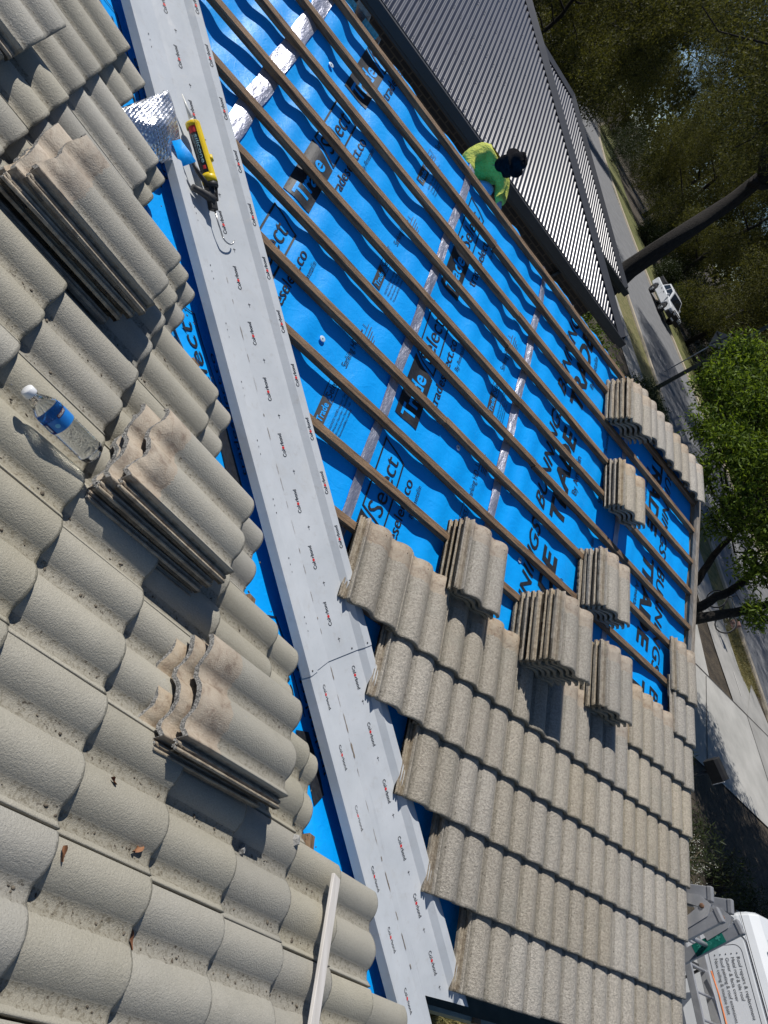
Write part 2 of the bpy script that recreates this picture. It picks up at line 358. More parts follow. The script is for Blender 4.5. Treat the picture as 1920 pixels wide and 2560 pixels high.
def fstack(u, v, n, desc, group, rz=0.0, dx=0.0):
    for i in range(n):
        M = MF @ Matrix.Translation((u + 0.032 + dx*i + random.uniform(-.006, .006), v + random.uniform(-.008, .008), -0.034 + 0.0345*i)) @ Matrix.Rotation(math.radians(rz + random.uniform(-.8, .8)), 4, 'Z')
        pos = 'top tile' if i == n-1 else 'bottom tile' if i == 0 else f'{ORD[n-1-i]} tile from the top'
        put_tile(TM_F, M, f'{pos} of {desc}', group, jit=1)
fstack(-2.76, 1.00, 4, 'the four-tile stack nearest the white valley flashing', 'tiles in the stack nearest the valley')
fstack(-2.125, 0.925, 8, 'the tallest, eight-tile stack', 'tiles in the tallest stack', dx=0.004)
fstack(-1.57, 1.55, 5, 'the five-tile stack upslope of the tallest stack', 'tiles in the stack alone on blue')
fstack(-1.445, 0.96, 5, 'the five-tile stack beside the short gable course', 'tiles in the stack beside the short course', dx=0.004)
fstack(-1.55, 3.11, 5, 'the five-tile stack under the ridge course end', 'tiles in the stack at the ridge', dx=0.012)
fstack(-1.42, 2.40, 4, 'the four-tile stack just downslope of the ridge course', 'tiles in the midway stack')

# near slope: whole tiles stepping down to the valley, the last one of each column slid up
def col_name(n): return ORD[n + 7] if n > -7 else 'first'
near_last = {4: (3, 2.6), 3: (2, 1.61), 2: (1, 0.79), 1: (0, -0.23), 0: (-1, -1.37), -1: (-2, -2.45), -2: (-3, -3.58), -3: (-4, -4.32), -4: (-6, None), -5: (-7, None), -6: (-8, None), -7: (-9, None)}
for n, (last, slid) in near_last.items():
    hi = int(math.ceil(0.45 + (n + 2.34)*0.566)) + 1
    rows = list(range(last, max(hi, last + 1) + 1))
    y = S0 + 0.3*n
    for i, m in enumerate(rows):
        tt_ = T0 + G*m
        put_tile(TM_N, MN @ Matrix.Translation((y, tt_, 0)), f'near slope tile, {ORD[i + (1 if slid is not None else 0)]} up from the valley in the {ORD[n+7]} column from the gutter end', 'tiles laid on the near slope')
    if slid is not None:
        put_tile(TM_N, MN @ Matrix.Translation((y, T0 + G*slid, -0.020)), f'slid-up tile at the valley end of the {ORD[n+7]} near-slope column from the gutter end', 'tiles slid up along the valley')
def nstack(y, t, n, desc, group, h0=0.048, dz=0.031, fan=0.012, rz=0, dx=-0.012, cut=True):
    for i in range(n):
        M = MN @ Matrix.Translation((y + 0.032 + dx*(n-1-i) + random.uniform(-.006, .006), t + random.uniform(-.012, .012) + fan*(n-1-i), h0 - 0.02 + dz*i)) @ Matrix.Rotation(math.radians(rz + random.uniform(-1.5, 1.5)), 4, 'Z')
        pos = 'top tile' if i == n-1 else 'bottom tile' if i == 0 else f'{ORD[n-1-i]} tile from the top'
        put_tile(TM_C[i % 3] if cut else TM_N, M, f'{pos} of {desc}', group, 'cut_roof_tile' if cut else 'roof_tile')
nstack(0.60, 1.835, 4, 'the freshly cut stack beside the foil flap', 'cut tiles stacked beside the foil flap', rz=2)
nstack(0.07, 1.225, 4, 'the freshly cut stack next to the water bottle', 'cut tiles stacked next to the bottle', rz=1, dz=0.034, fan=0.008)
nstack(-0.385, 0.75, 3, 'the freshly cut stack between bottle and pale lath', 'cut tiles stacked near the lath', rz=2, dz=0.042, fan=0.045, dx=-0.014)
nstack(0.84, 2.90, 5, 'the dark shaded stack, upper end of near slope', 'tiles in the shaded stack', cut=False, h0=0.075)
nstack(0.90, 2.45, 2, 'the low pair just below the dark shaded stack', 'tiles in the low pair', cut=False, h0=0.06, dx=-0.05)

# ------------------------------------------------------------------ far slope: sarking, battens
RIDGE_V = 3.83
RY, RZ = RIDGE_V*ct, RIDGE_V*st
def sark_h(u, v):
    ph = (u + 4.66)/0.60
    sag = math.sin(math.pi*ph)**2
    n1 = noise.noise(Vector((u*4.2, v*1.3, 1.7))); n2 = noise.noise(Vector((u*9.0, v*2.6, 5.1))); n3 = noise.noise(Vector((u*2.1 + 4, v*2.4, 9.3)))
    rip = 0.5 + 0.5*math.sin(2*math.pi*(u + 0.04*math.sin(v*1.9))/0.185 + 1.5*n3)
    near = math.exp(-((u + 2.45)/0.35)**2) + 0.7*math.exp(-((u + 4.6)/0.3)**2)
    return -0.046 - 0.024*sag*(0.6 + 0.5*n3) + 0.012*n1 + 0.006*n2 - 0.013*rip*(0.35 + 0.65*near)
def sark_pt(u, v, lift=0.0):
    h = sark_h(u, v) + lift
    if v <= RIDGE_V: return FP(u, v, h)
    p = FP(u, RIDGE_V, h); d = v - RIDGE_V; bend = min(1.0, d/0.06)
    return p + Vector((0, ct*d, -st*d*bend + 0.006*noise.noise(Vector((u*14, v*9, 3)))))
def sheet(name, label, u0, u1, v0, v1, z, texts):
    mb = MB(); nu = max(4, int((u1-u0)/0.024)); nv = int((v1-v0)/0.045)
    mb.grid(lambda a, b: sark_pt(u0 + a*(u1-u0), v0 + b*(v1-v0), z), nu, nv)
    o = mb.build(name, BLUE); tag(o, label, 'sarking sheet', 'blue sarking sheets on the far slope')
    tb = LB(); texts(tb, lambda u, v: sark_pt(u, v, z + 0.0035))
    tb.build('printed_lettering', [INK, INKG, BLUE], o)
    return o
def up_frame(fn, u, v, flipdir=1):
    """letters read upslope (flipdir 1) or downslope (-1)"""
    return lambda a, b: fn(u - b*flipdir, v + a*flipdir)
def trade_logo(tb, fn, u, v, s=1.0, ink=0):
    f = up_frame(fn, u, v); m = 0.022*s; L = 0.78*s; H = 0.125*s; sl = 0.06*s
    def box(P): flat(tb, P, [tuple(range(len(P)))], f, m, ink)
    # dark panel with the word left open in blue on top of it
    box([(-0.02*s, -0.02*s), (0.34*s, -0.02*s), (0.34*s + sl, H + 0.02*s), (-0.02*s, H + 0.02*s)])
    f2 = up_frame(lambda a, b: fn(a, b) + Vector((0, 0, 0.0015)), u, v)
    add_text(tb, 'Trade', 0.0, 0.02*s, 0.125*s, f2, 0.31*s, m, 2, bold=0.02)
    x1 = 0.36*s; e = 0.010*s; xe = L
    for P in ([(x1, -0.02*s), (xe, -0.02*s), (xe, -0.02*s + e), (x1, -0.02*s + e)], [(x1 + sl, H + 0.02*s - e), (xe + sl, H + 0.02*s - e), (xe + sl, H + 0.02*s), (x1 + sl, H + 0.02*s)],
              [(xe - e, -0.02*s), (xe, -0.02*s), (xe + sl, H + 0.02*s), (xe + sl - e, H + 0.02*s)], [(x1, -0.02*s), (x1 + e, -0.02*s), (x1 + sl + e, H + 0.02*s), (x1 + sl, H + 0.02*s)]): box(P)
    add_text(tb, 'Select', 0.42*s, 0.02*s, 0.135*s, f, 0.34*s, m, 0)
def trade_text(tb, fn, u, v):
    f = up_frame(fn, u, v)
    add_text(tb, 'tradeselect.co', 0.20, 0.0, 0.085, f, 0.53, 0.022, 0, bold=0.006)
    add_text(tb, 'By Ametalin', 0.54, -0.06, 0.042, f, 0.20, 0.022, 0)
def small_note(tb, fn, u, v):
    trade_logo(tb, fn, u, v, 0.36, 1)
    f = up_frame(fn, u + 0.004, v); add_text(tb, 'Sarking HD', 0.36, 0.0, 0.05, f, 0.19, 0.03, 0)
    for i in range(4):
        ln = ('AS/NZS 4200 vapour barrier', 'Water barrier: classified', 'Emittance face up', 'Flammability index')[i]
        add_text(tb, ln, 0.0, -0.045 - 0.02*i, 0.017, f, 0.26 - 0.03*i, 0.04, 0)
def small_fix(tb, fn, u, v):
    f = up_frame(fn, u, v)
    quad(tb, 0.0, 0.0, 0.13, 0.004, f, 0.03, 1); quad(tb, 0.02, 0.0, 0.024, 0.035, f, 0.03, 1); quad(tb, 0.10, 0.0, 0.104, 0.035, f, 0.03, 1); quad(tb, 0.06, 0.02, 0.07, 0.03, f, 0.03, 1)
    for i in range(4): quad(tb, 0.0, -0.02 - 0.014*i, 0.13 - 0.02*i, -0.015 - 0.014*i, f, 0.03, 1)
def t_a(tb, fn): pass
def t_b(tb, fn):
    for v in (-0.6, 0.38, 1.36, 2.34, 3.32): tb.next(); trade_logo(tb, fn, -4.19, v); tb.next(); trade_text(tb, fn, -4.08, v)
    for v in (0.42, 1.37, 2.32, 3.28): tb.next(); small_note(tb, fn, -3.655, v)
    for v in (0.1, 1.0, 1.93, 2.85): tb.next(); small_fix(tb, fn, -3.63, v)
    f = up_frame(fn, -3.9, 2.06)
def t_c(tb, fn):
    for v in (-0.3, 0.74, 1.77, 2.79): tb.next(); trade_logo(tb, fn, -3.155, v); tb.next(); trade_text(tb, fn, -3.045, v)
    for v in (1.30, 2.30): tb.next(); small_note(tb, fn, -2.62, v)
    for v in (1.05, 1.86, 2.85): tb.next(); small_fix(tb, fn, -2.62, v)
def t_d(tb, fn):
    for v in (0.06, 1.04, 2.02, 3.0):
        tb.next(); f = up_frame(fn, -1.975, v); add_text(tb, 'BUNNINGS', 0.0, 0.0, 0.165, f, 0.86, 0.022, 0, bold=0.010, shear=0.2)
        tb.next(); f = up_frame(fn, -1.775, v); add_text(tb, 'TRADE', 0.0, 0.0, 0.20, f, 0.76, 0.022, 0, bold=0.035, shear=0.15)
        tb.next(); f = up_frame(fn, -1.69, v); add_text(tb, 'By Ametalin', 0.30, 0.0, 0.07, f, 0.33, 0.022, 0)
    for v in (1.52, 2.48):
        tb.next(); f = up_frame(fn, -1.36, v); add_text(tb, 'SilverSark HP', 0.0, 0.0, 0.055, f, 0.28, 0.03, 0)
        for i in range(4): quad(tb, 0.0, -0.03 - 0.018*i, 0.22 - 0.03*i, -0.026 - 0.018*i, f, 0.03, 1)
        tb.next(); f = up_frame(fn, -1.38, v + 0.45); add_text(tb, 'Ametalin', 0.0, 0.0, 0.055, f, 0.2, 0.03, 0)
def t_e(tb, fn):
    for v in (1.50, 2.48, 3.46):
        tb.next(); f = up_frame(fn, -0.50, v, -1); add_text(tb, 'BUNNINGS', 0.0, 0.0, 0.165, f, 0.86, 0.022, 0, bold=0.010, shear=0.2)
        tb.next(); f = up_frame(fn, -0.71, v, -1); add_text(tb, 'TRADE', 0.0, 0.0, 0.20, f, 0.76, 0.022, 0, bold=0.035, shear=0.15)
        tb.next(); f = up_frame(fn, -0.80, v, -1); add_text(tb, 'By Ametalin', 0.22, 0.0, 0.07, f, 0.33, 0.022, 0)
    for v in (2.02, 2.98): 
        tb.next(); f = up_frame(fn, -1.02, v, -1); add_text(tb, 'Ametalin', 0.0, 0.0, 0.06, f, 0.22, 0.03, 0)
sheet('sarking_sheet', 'blue sarking sheet corner beside the top of the valley flashing', -5.6, -4.63, 1.0, 9.0, 0.0, t_a)
sheet('sarking_sheet', 'blue printed sarking sheet along the valley flashing, uppermost with large black logos', -4.66, -3.36, 0.2, 9.0, 0.0025, t_b)
sheet('sarking_sheet', 'narrow blue printed sarking sheet between the two long silver foil strips', -3.40, -2.42, -0.45, 9.0, 0.005, t_c)
sheet('sarking_sheet', 'blue printed sarking sheet with huge lettering reading upslope', -2.47, -1.13, -0.5, 9.0, 0.0075, t_d)
sheet('sarking_sheet', 'blue printed sarking sheet along the gable with huge lettering reading downslope', -1.18, -0.01, -0.5, 9.0, 0.010, t_e)
for (u, wd, lab, vb, ve) in ((-4.66, 0.10, 'silver foil strip nearest the top of the valley flashing', 1.9, 4.2), (-3.375, 0.064, 'long silver foil strip running down to the middle of the valley flashing', 0.4, 4.1),
                     (-2.45, 0.060, 'long silver foil strip beside the huge lettering, crinkled and shiny', 0.5, 4.1), (-1.15, 0.055, 'silver foil strip mostly under the tile stacks nearest the gable', 0.9, 3.9)):
    mb = MB(); mb.grid(lambda a, b: sark_pt(u - wd/2 + a*wd + 0.004*math.sin(b*40), vb + b*(ve-vb), 0.0135 + 0.003*noise.noise(Vector((a*3, b*60, u)))), 8, 110)
    tag(mb.build('foil_strip', FOIL), lab, 'foil tape', 'foil strips over the sheet joints')
# plastic washers holding the sheet
WASH = pm('clear plastic washer', (0.55, 0.68, 0.80), rough=0.25)
for i, (u, v, lab) in enumerate(((-3.83, 1.76, 'round washer nail in the blue sheet near the middle of the valley flashing'), (-2.83, 1.86, 'round washer nail between the long foil strips'), (-2.86, 0.86, 'round washer nail just above the tiles nearest the valley'), (-2.53, 1.34, 'round washer nail beside the long crinkled foil strip'), (-4.45, 3.30, 'round washer nail near the top edge of the photo'), (-2.13, 1.55, 'round washer nail in the middle of a huge letter'))):
    P = sark_pt(u, v, 0.0125); Mw = Matrix.Translation(P) @ MF.to_3x3().to_4x4(); mb = MB(); mb.lathe([(0.017, 0), (0.015, 0.0015), (0.004, 0.001)], 16, Mw); mb.lathe([(0.0035, 0.001), (0.003, 0.0025)], 10, Mw, 1)
    tag(mb.build('washer_nail', [WASH, DARKVOID]), lab, 'washer', 'washer nails in the sarking')

def valley_u(v): return X0 - v*ct
for k in range(1, 15):
    v = V1 - (k-1)*G; ul = valley_u(v) + 0.30; mb = MB(); rnd = random.Random(k); n = 24
    joint = {2: -3.02, 3: -2.66, 4: -2.68, 5: -2.46, 6: -2.2, 7: -3.0}.get(k)
    pts = []
    def ctr(u): return FP(u, v - 0.019 + 0.004*noise.noise(Vector((u*1.3, k*3.1, 0))), -0.019 + 0.004*noise.noise(Vector((u*1.1, k*7.7, 4))))
    segs = [(ul, 0.015)] if joint is None else [(ul, joint - 0.002), (joint + 0.002, 0.015)]
    for si, (a, b) in enumerate(segs):
        m = max(3, int((b - a)/0.15)); off = 0.006*si*(1 if k % 2 else -1)
        for i in range(m):
            p, q = ctr(a + (b-a)*i/m), ctr(a + (b-a)*(i+1)/m)
            sec = []
            for P in (p, q):
                P = P + off*Vector((0, ct, st))
                for dy, dz in ((-.019, -.019), (.019, -.019), (.019, .019), (-.019, .019)): sec.append(P + dy*Vector((0, ct, st)) + dz*nF)
            f = [(0, 1, 5, 4), (1, 2, 6, 5), (2, 3, 7, 6), (3, 0, 4, 7)]
            if i == 0: f.append((3, 2, 1, 0))
            if i == m-1: f.append((4, 5, 6, 7))
            mb.add(sec, f)
    Mo = MF @ Matrix.Translation((ul, v, 0))
    name = ORD[k-1]
    tag(mb.build('roof_batten', TIMBER, M=Mo), f'{name} brown timber batten down from the ridge on the far slope' + (', butt-jointed' if joint else ''), 'batten', 'timber battens across the blue sarking')

# ------------------------------------------------------------------ valley flashing (two lapped lengths)
def flash_prof(side):
    if side > 0: return [(0, 0), (.10, 0.0), (.186, 0.0), (.218, 0.017), (.254, 0.017), (.262, 0.014), (.265, -0.018)]
    return [(0, 0), (.06, 0.0), (.108, 0.0), (.126, 0.013), (.172, 0.013), (.182, 0.011), (.190, -0.022)]
XS = [(-d, h) for d, h in reversed(flash_prof(-1))] + [(d, h) for d, h in flash_prof(1)[1:]]
def flash_pt(s, d, lift=0.0):
    h = 0.0
    for (d0, h0), (d1, h1) in zip(XS, XS[1:]):
        if d0 <= d <= d1 and d1 > d0: h = h0 + (h1 - h0)*(d - d0)/(d1 - d0); break
    dent = 0.0022*noise.noise(Vector((s*5, d*14, 2.0)))*(1 if -0.1 < d < 0.18 else 0)
    return VPT(s, d, h + dent + lift)
def flash_piece(s0, s1, lift, label, end=None):
    mb = MB(); n = int((s1-s0)/0.05); k = len(XS); cols = []
    for d, h in XS:
        cols.append((d, h))
    fine = []
    for (d0, h0), (d1, h1) in zip(cols, cols[1:]):
        m = max(1, int(abs(d1-d0)/0.02))
        fine += [(d0 + (d1-d0)*i/m, h0 + (h1-h0)*i/m) for i in range(m)]
    fine.append(cols[-1]); nn = len(fine)
    vs = []
    for j in range(n+1):
        s = s0 + (s1-s0)*j/n
        for d, h in fine:
            dent = 0.0022*noise.noise(Vector((s*5, d*14, 2.0)))*(1 if -0.1 < d < 0.18 else 0)
            ss = s if end is None else s0 + (end(d) - s0)*j/n
            vs.append(VPT(ss, d, h + dent + lift))
    fs = [(j*nn+i, j*nn+i+1, (j+1)*nn+i+1, (j+1)*nn+i) for j in range(n) for i in range(nn-1)]
    fs = [f[::-1] for f in fs]
    mb.add(vs, fs, 0, False); o = mb.build('valley_flashing', STEEL); tag(o, label, 'flashing', 'steel valley flashing lengths'); return o
fl_up = flash_piece(-4.2, -0.50, 0.004, 'upper length of pale grey steel valley flashing carrying the caulking gun')
fl_lo = flash_piece(-0.62, 0.985, 0.0, 'lower length of pale grey steel valley flashing ending at the gutter corner', lambda d: 0.905 + 0.85*(d - 0.055) if d > 0.03 else 1.42)
def brand_word(mb, s, d, dirn, size, lift):
    """dirn -1 reads up the valley, +1 reads down; letter tops away from / towards the far slope"""
    k = size/0.73
    if dirn < 0: fn = lambda a, b: flash_pt(s - a, d - b, lift)
    else: fn = lambda a, b: flash_pt(s + a, d + b, lift)
    add_text(mb, 'Col', 0, 0, 0.026, fn, 0.031, 0.02, 0, bold=0.012)
    pts = [(0.0392 + 0.0064*math.cos(t*math.pi/8), 0.0068 + 0.0066*math.sin(t*math.pi/8)) for t in range(16)]; flat(mb, pts, [tuple(range(16))], fn, 0.02, 1)
    add_text(mb, 'rbond', 0.048, 0, 0.026, fn, 0.051, 0.02, 0, bold=0.012)
mb = LB(); i = 0; s = -4.05
while s < -0.62:
    mb.next(); brand_word(mb, s + 0.10, 0.072, -1, 0.1, 0.0052); mb.next(); brand_word(mb, s + 0.04, 0.242, -1, 0.1, 0.0052); mb.next()
    for a, b_, c in ((0.02, -0.098, 0.010), (0.045, -0.098, 0.006), (0.075, -0.100, 0.006)): quad(mb, s + a, b_, s + a + 0.006, b_ + c*0.5, lambda x, y: flash_pt(x, y, 0.0052))
    quad(mb, s + 0.16, 0.084, s + 0.163, 0.096, lambda x, y: flash_pt(x, y, 0.0052), None, 2); quad(mb, s + 0.155, 0.088, s + 0.175, 0.0895, lambda x, y: flash_pt(x, y, 0.0052), None, 2)
    s += 0.237
mb.build('printed_lettering', [INK, RED, INKG], fl_up)
mb = LB(); s = -0.445
while s < 0.85:
    mb.next(); brand_word(mb, s, 0.124, 1, 0.1, 0.0012); mb.next()
    if s > -0.5: brand_word(mb, s + 0.01, -0.092, 1, 0.1, 0.0012); mb.next()
    quad(mb, s + 0.15, 0.128, s + 0.153, 0.140, lambda x, y: flash_pt(x, y, 0.0012), None, 2); quad(mb, s + 0.145, 0.133, s + 0.165, 0.1345, lambda x, y: flash_pt(x, y, 0.0012), None, 2)
    s += 0.242
mb.build('printed_lettering', [INK, RED, INKG], fl_lo)
def stain(par, s0, s1, lift, seed, d0=0.0, wmax=0.004):
    mb = MB(); rnd = random.Random(seed); s = s0
    while s < s1:
        L = rnd.uniform(0.01, 0.09); wd = rnd.uniform(0.0006, wmax)*(1 if rnd.random() > 0.25 else 1.8); dd = d0 + rnd.uniform(-.003, .003)
        pts = [(s, dd)] + [(s + L*(i+1)/6, dd + wd*rnd.uniform(0.5, 1)) for i in range(5)] + [(s + L, dd)] + [(s + L*(5-i)/6, dd - wd*rnd.uniform(0.3, 1)) for i in range(5)]
        flat(mb, pts, [tuple(range(len(pts)))], lambda a, b: flash_pt(a, b, lift), 0.03); s += L + rnd.uniform(0.0, 0.10)
    tag(mb.build('dirt_stain', STAIN, par), kind='stuff')
stain(fl_up, -2.1, -0.6, 0.0056, 3, 0.004, 0.0016); stain(fl_lo, -0.48, 0.8, 0.0016, 5, 0.003, 0.0030)
# two rivets and the lap edge
mb = MB()
for d in (-0.165, 0.150, 0.235): 
    Mr = Matrix.Translation(flash_pt(-0.515, d, 0.005)); mb.lathe([(0.004, 0), (0.003, 0.002), (0.001, 0.0025)], 8, Mr)
mb.build('rivet', INKG, fl_up)
mb = MB()
for a, b in zip(XS, XS[1:]):
    if abs(b[0]-a[0]) < 0.006: continue
    mb.add([flash_pt(-0.4995, a[0]+.001, 0.0035), flash_pt(-0.4995, b[0], 0.0035), flash_pt(-0.4982, b[0], 0.0008), flash_pt(-0.4982, a[0]+.001, 0.0008)], [(0, 1, 2, 3)])
mb.build('sealed_edge', STEELG, fl_up)

# ------------------------------------------------------------------ near slope: sheet strip along the valley, foil flap, battens, lath
def nperp(s, d, h):
    return VO + s*DV + d*eN + h*nN
def strip_pt(a, b):
    s = -4.3 + 5.25*a; edge = 0.335 + 0.035*math.sin(s*5.2) + 0.05*noise.noise(Vector((s*2.3, 0, 0))); d = 0.10 + (edge - 0.10)*b
    return nperp(s, d, -0.035 + 0.010*noise.noise(Vector((s*4, d*5, 6))) + 0.02*math.sin(s*7.5)*b*b - 0.03*(b > .97))
mb = MB(); mb.grid(strip_pt, 200, 12); sv = mb.build('sarking_sheet', BLUE); tag(sv, 'narrow blue sarking strip between the near tiles and the valley flashing', 'sarking sheet', 'blue sarking along the near side of the valley')
tb = LB()
for s0 in (-1.55, -2.75, -0.35):
    tb.next()
    def f2(a, b, s0=s0):
        q = strip_pt((s0 - a + 4.3)/5.25, max(0, min(1, ((0.215 + b) - 0.10)/(0.24)))); return q + nN*0.004
    for P in ([(0, -.04), (.40, -.04), (.40, -.034), (0, -.034)], [(0.05, .10), (.45, .10), (.45, .106), (.05, .106)], [(.394, -.04), (.40, -.04), (.45, .10), (.444, .10)]): flat(tb, P, [(0, 1, 2, 3)], f2, 0.03)
    add_text(tb, 'Select', 0.02, 0.0, 0.11, f2, 0.34, 0.03, 0)
    add_text(tb, 'tradeselect.co', -0.25, -0.095, 0.05, f2, 0.5, 0.03, 0)
    flat(tb, [(-0.30, -.03), (-0.06, -.03), (-0.02, .07), (-0.30, .07)], [(0, 1, 2, 3)], f2, 0.03)
tb.build('printed_lettering', INK, sv)
# turned-back foil flap
FC = [(1.42, 2.20, 0.05), (1.86, 2.13, 0.075), (1.70, 1.93, 0.045), (1.55, 1.975, 0.03)]
def flap(a, b):
    p = (Vector(FC[0])*(1-a) + Vector(FC[1])*a)*(1-b) + (Vector(FC[3])*(1-a) + Vector(FC[2])*a)*b
    return NP(p.x, p.y, p.z + 0.045*math.sin(math.pi*a)*math.sin(math.pi*b) + 0.012*noise.noise(Vector((a*3.5, b*3.5, 1))) + 0.02*math.sin(a*7)*b)
mb = MB(); mb.grid(flap, 26, 20); fo = mb.build('foil_flap', FOILW); so_ = fo.modifiers.new('thickness', 'SOLIDIFY'); so_.thickness = 0.001
tag(fo, 'turned-back flap of shiny silver foil beside the caulking gun', 'foil flap')
mb = MB(); mb.grid(lambda a, b: flap(0.62 + 0.38*a, 0.72 + 0.28*b) + nN*(0.006 + 0.018*a*b) + Vector((0.03*b, -0.01*a, 0)), 8, 8); mb.build('blue_corner', BLUE, fo)
for m in range(-9, 8):
    t = T0 + G*m + LAP; ye = t*ct - 0.50 + 0.05*math.sin(m*2.3)
    if ye < -1.9: continue
    mb = MB(); a, b = (-2.0, ye)
    mb.box(((a+b)/2, t - 0.019, -0.020), (b - a, 0.038, 0.036), M=MN)
    tag(mb.build('roof_batten', TIMBER, M=MN @ Matrix.Translation((ye, t, 0))), f'brown batten end in the gap under the near tiles, {ORD[m+9] if m+9 < 14 else "topmost"} up from the gutter end', 'batten', 'timber battens under the near slope tiles')
for i, (s, d, L, a) in enumerate(((-1.72, 0.40, 0.30, 0.5), (-0.75, 0.44, 0.34, -0.25), (-2.6, 0.46, 0.3, 0.2))):
    mb = MB(); mb.bar(nperp(s, d, -0.05), nperp(s + L*math.cos(a), d + L*math.sin(a), -0.045), 0.07, 0.035, nN)
    tag(mb.build('timber_offcut', TIMBERG), ('grey timber offcut showing in the valley gap near the bottle', 'grey timber offcut showing in the valley gap near the lath', 'grey timber offcut in the gap near the foil flap')[i], 'timber offcut')
mb = MB(); a = NP(-0.425, 0.275, 0.112); b = NP(-1.25, 0.42, 0.125); mb.bar(a, b, 0.046, 0.012, nN); o = mb.build('timber_lath', LATH, bevel=0.002)
tag(o, 'long bleached timber lath lying across the near tiles', 'timber lath')

# ------------------------------------------------------------------ the tiled house below the roof
CHAR = pm('charcoal painted metal', (0.020, 0.021, 0.024), (0.026, 0.027, 0.031), 4, 0.45)
GREENM = pm('faded green steel', (0.20, 0.25, 0.21), (0.30, 0.33, 0.28), 14, 0.5, bmp=(30, 0.2))
RENDERW = pm('cream brick render', (0.42, 0.38, 0.31), (0.50, 0.46, 0.38), 7, 0.85)
def brick_mat(name, a, b, mortar, sc_):
    m, t, bs, v = base(name); br = _n(t, 'ShaderNodeTexBrick'); br.inputs['Scale'].default_value = sc_
    br.inputs['Color1'].default_value = (*a, 1); br.inputs['Color2'].default_value = (*b, 1); br.inputs['Mortar'].default_value = (*mortar, 1)
    br.inputs['Mortar Size'].default_value = 0.012; br.inputs['Brick Width'].default_value = 0.24; br.inputs['Row Height'].default_value = 0.086
    mp = _n(t, 'ShaderNodeMapping'); mp.inputs['Rotation'].default_value = (math.radians(90), 0, 0); t.links.new(v, mp.inputs[0]); t.links.new(mp.outputs[0], br.inputs['Vector'])
    t.links.new(br.outputs[0], bs.inputs['Base Color']); bs.inputs['Roughness'].default_value = 0.85; return m
DBRICK = brick_mat('dark brick', (0.022, 0.018, 0.017), (0.035, 0.028, 0.026), (0.085, 0.064, 0.047), 1.0)
house = thing('tiled_house', 'house being reroofed, with grey timber gable edge and green gutter at the valley corner', 'house', (-1.5, 3.5, gz(3.5)))
mb = MB()
for c, d in (((-2.6, 4.1, -1.85), (5.0, 8.0, 3.1)), ((-6.3, 0.0, -1.85), (7.1, 9.0, 3.1))): mb.box(c, d)
mb.build('wall', RENDERW, house)
mb = MB(); mb.prism([(-8, -2.4), (-2.85, -2.4), (-2.85, -0.05), (-0.15, -0.05), (-0.15, 8.2), (-8, 8.2)], -0.33, -0.31); mb.build('void_dark_ceiling', DARKVOID, house)  # ceiling sheet painted near-black as the shade seen through roof gaps
mb = MB(); a, b = FP(0.036, -0.60, -0.055), FP(0.036, RIDGE_V, -0.055); mb.bar(a, b, 0.04, 0.15, nF); nB = Vector((0, st, ct))
mb.bar(Vector((0.036, RY, RZ - 0.055)), Vector((0.036, RY + 5.3, RZ - 0.055 - 5.3*tt)), 0.04, 0.15, nB); mb.build('gable_board', TIMBERG, house, bevel=0.004)
mb = MB(); mb.bar(FP(0.010, -0.5, 0.004), FP(0.010, RIDGE_V, 0.004), 0.022, 0.03, nF); mb.build('gable_batten', TIMBERG, house, bevel=0.002)
mb = MB(); mb.add([Vector((-0.14, -0.1, -0.5)), Vector((-0.14, 8.3, -0.5)), Vector((-0.14, RY, RZ - 0.12))], [(0, 1, 2)]); mb.build('gable_wall', RENDERW, house)
mb = MB(); mb.box((-1.1, -0.47, -0.30), (2.1, 0.02, 0.17)); mb.box((-2.30, -1.5, -0.30), (0.02, 2.0, 0.17)); mb.build('fascia', TIMBERG, house)
def gutter(a, b, out, name):
    mb = MB(); a, b, out = Vector(a), Vector(b), Vector(out); z = Vector((0, 0, 1))
    sec = [(0, 0.10), (0, 0.0), (0.10, 0.0), (0.115, 0.035), (0.115, 0.085), (0.120, 0.105), (0.102, 0.108), (0.104, 0.098), (0.109, 0.085), (0.109, 0.037), (0.097, 0.005), (0.004, 0.005), (0.004, 0.10)]
    n = len(sec); vs = [p + out*x + z*h for p in (a, b) for x, h in sec]
    mb.add(vs, [(i, (i+1) % n, n+(i+1) % n, n+i) for i in range(n)] + [tuple(range(n)), tuple(range(2*n-1, n-1, -1))]); return mb.build(name, GREENM, house, bevel=0.001)
gutter((-2.30, -0.485, -0.365), (0.03, -0.485, -0.365), (0, -1, 0), 'gutter'); gutter((-2.285, -0.60, -0.365), (-2.285, -3.2, -0.365), (1, 0, 0), 'gutter')
mb = MB(); mb.box((-1.78, -0.600, -0.255), (0.05, 0.02, 0.02)); mb.box((-1.4, -0.60, -0.256), (0.02, 0.02, 0.02)); mb.build('gutter_bracket', TIMBER, house)
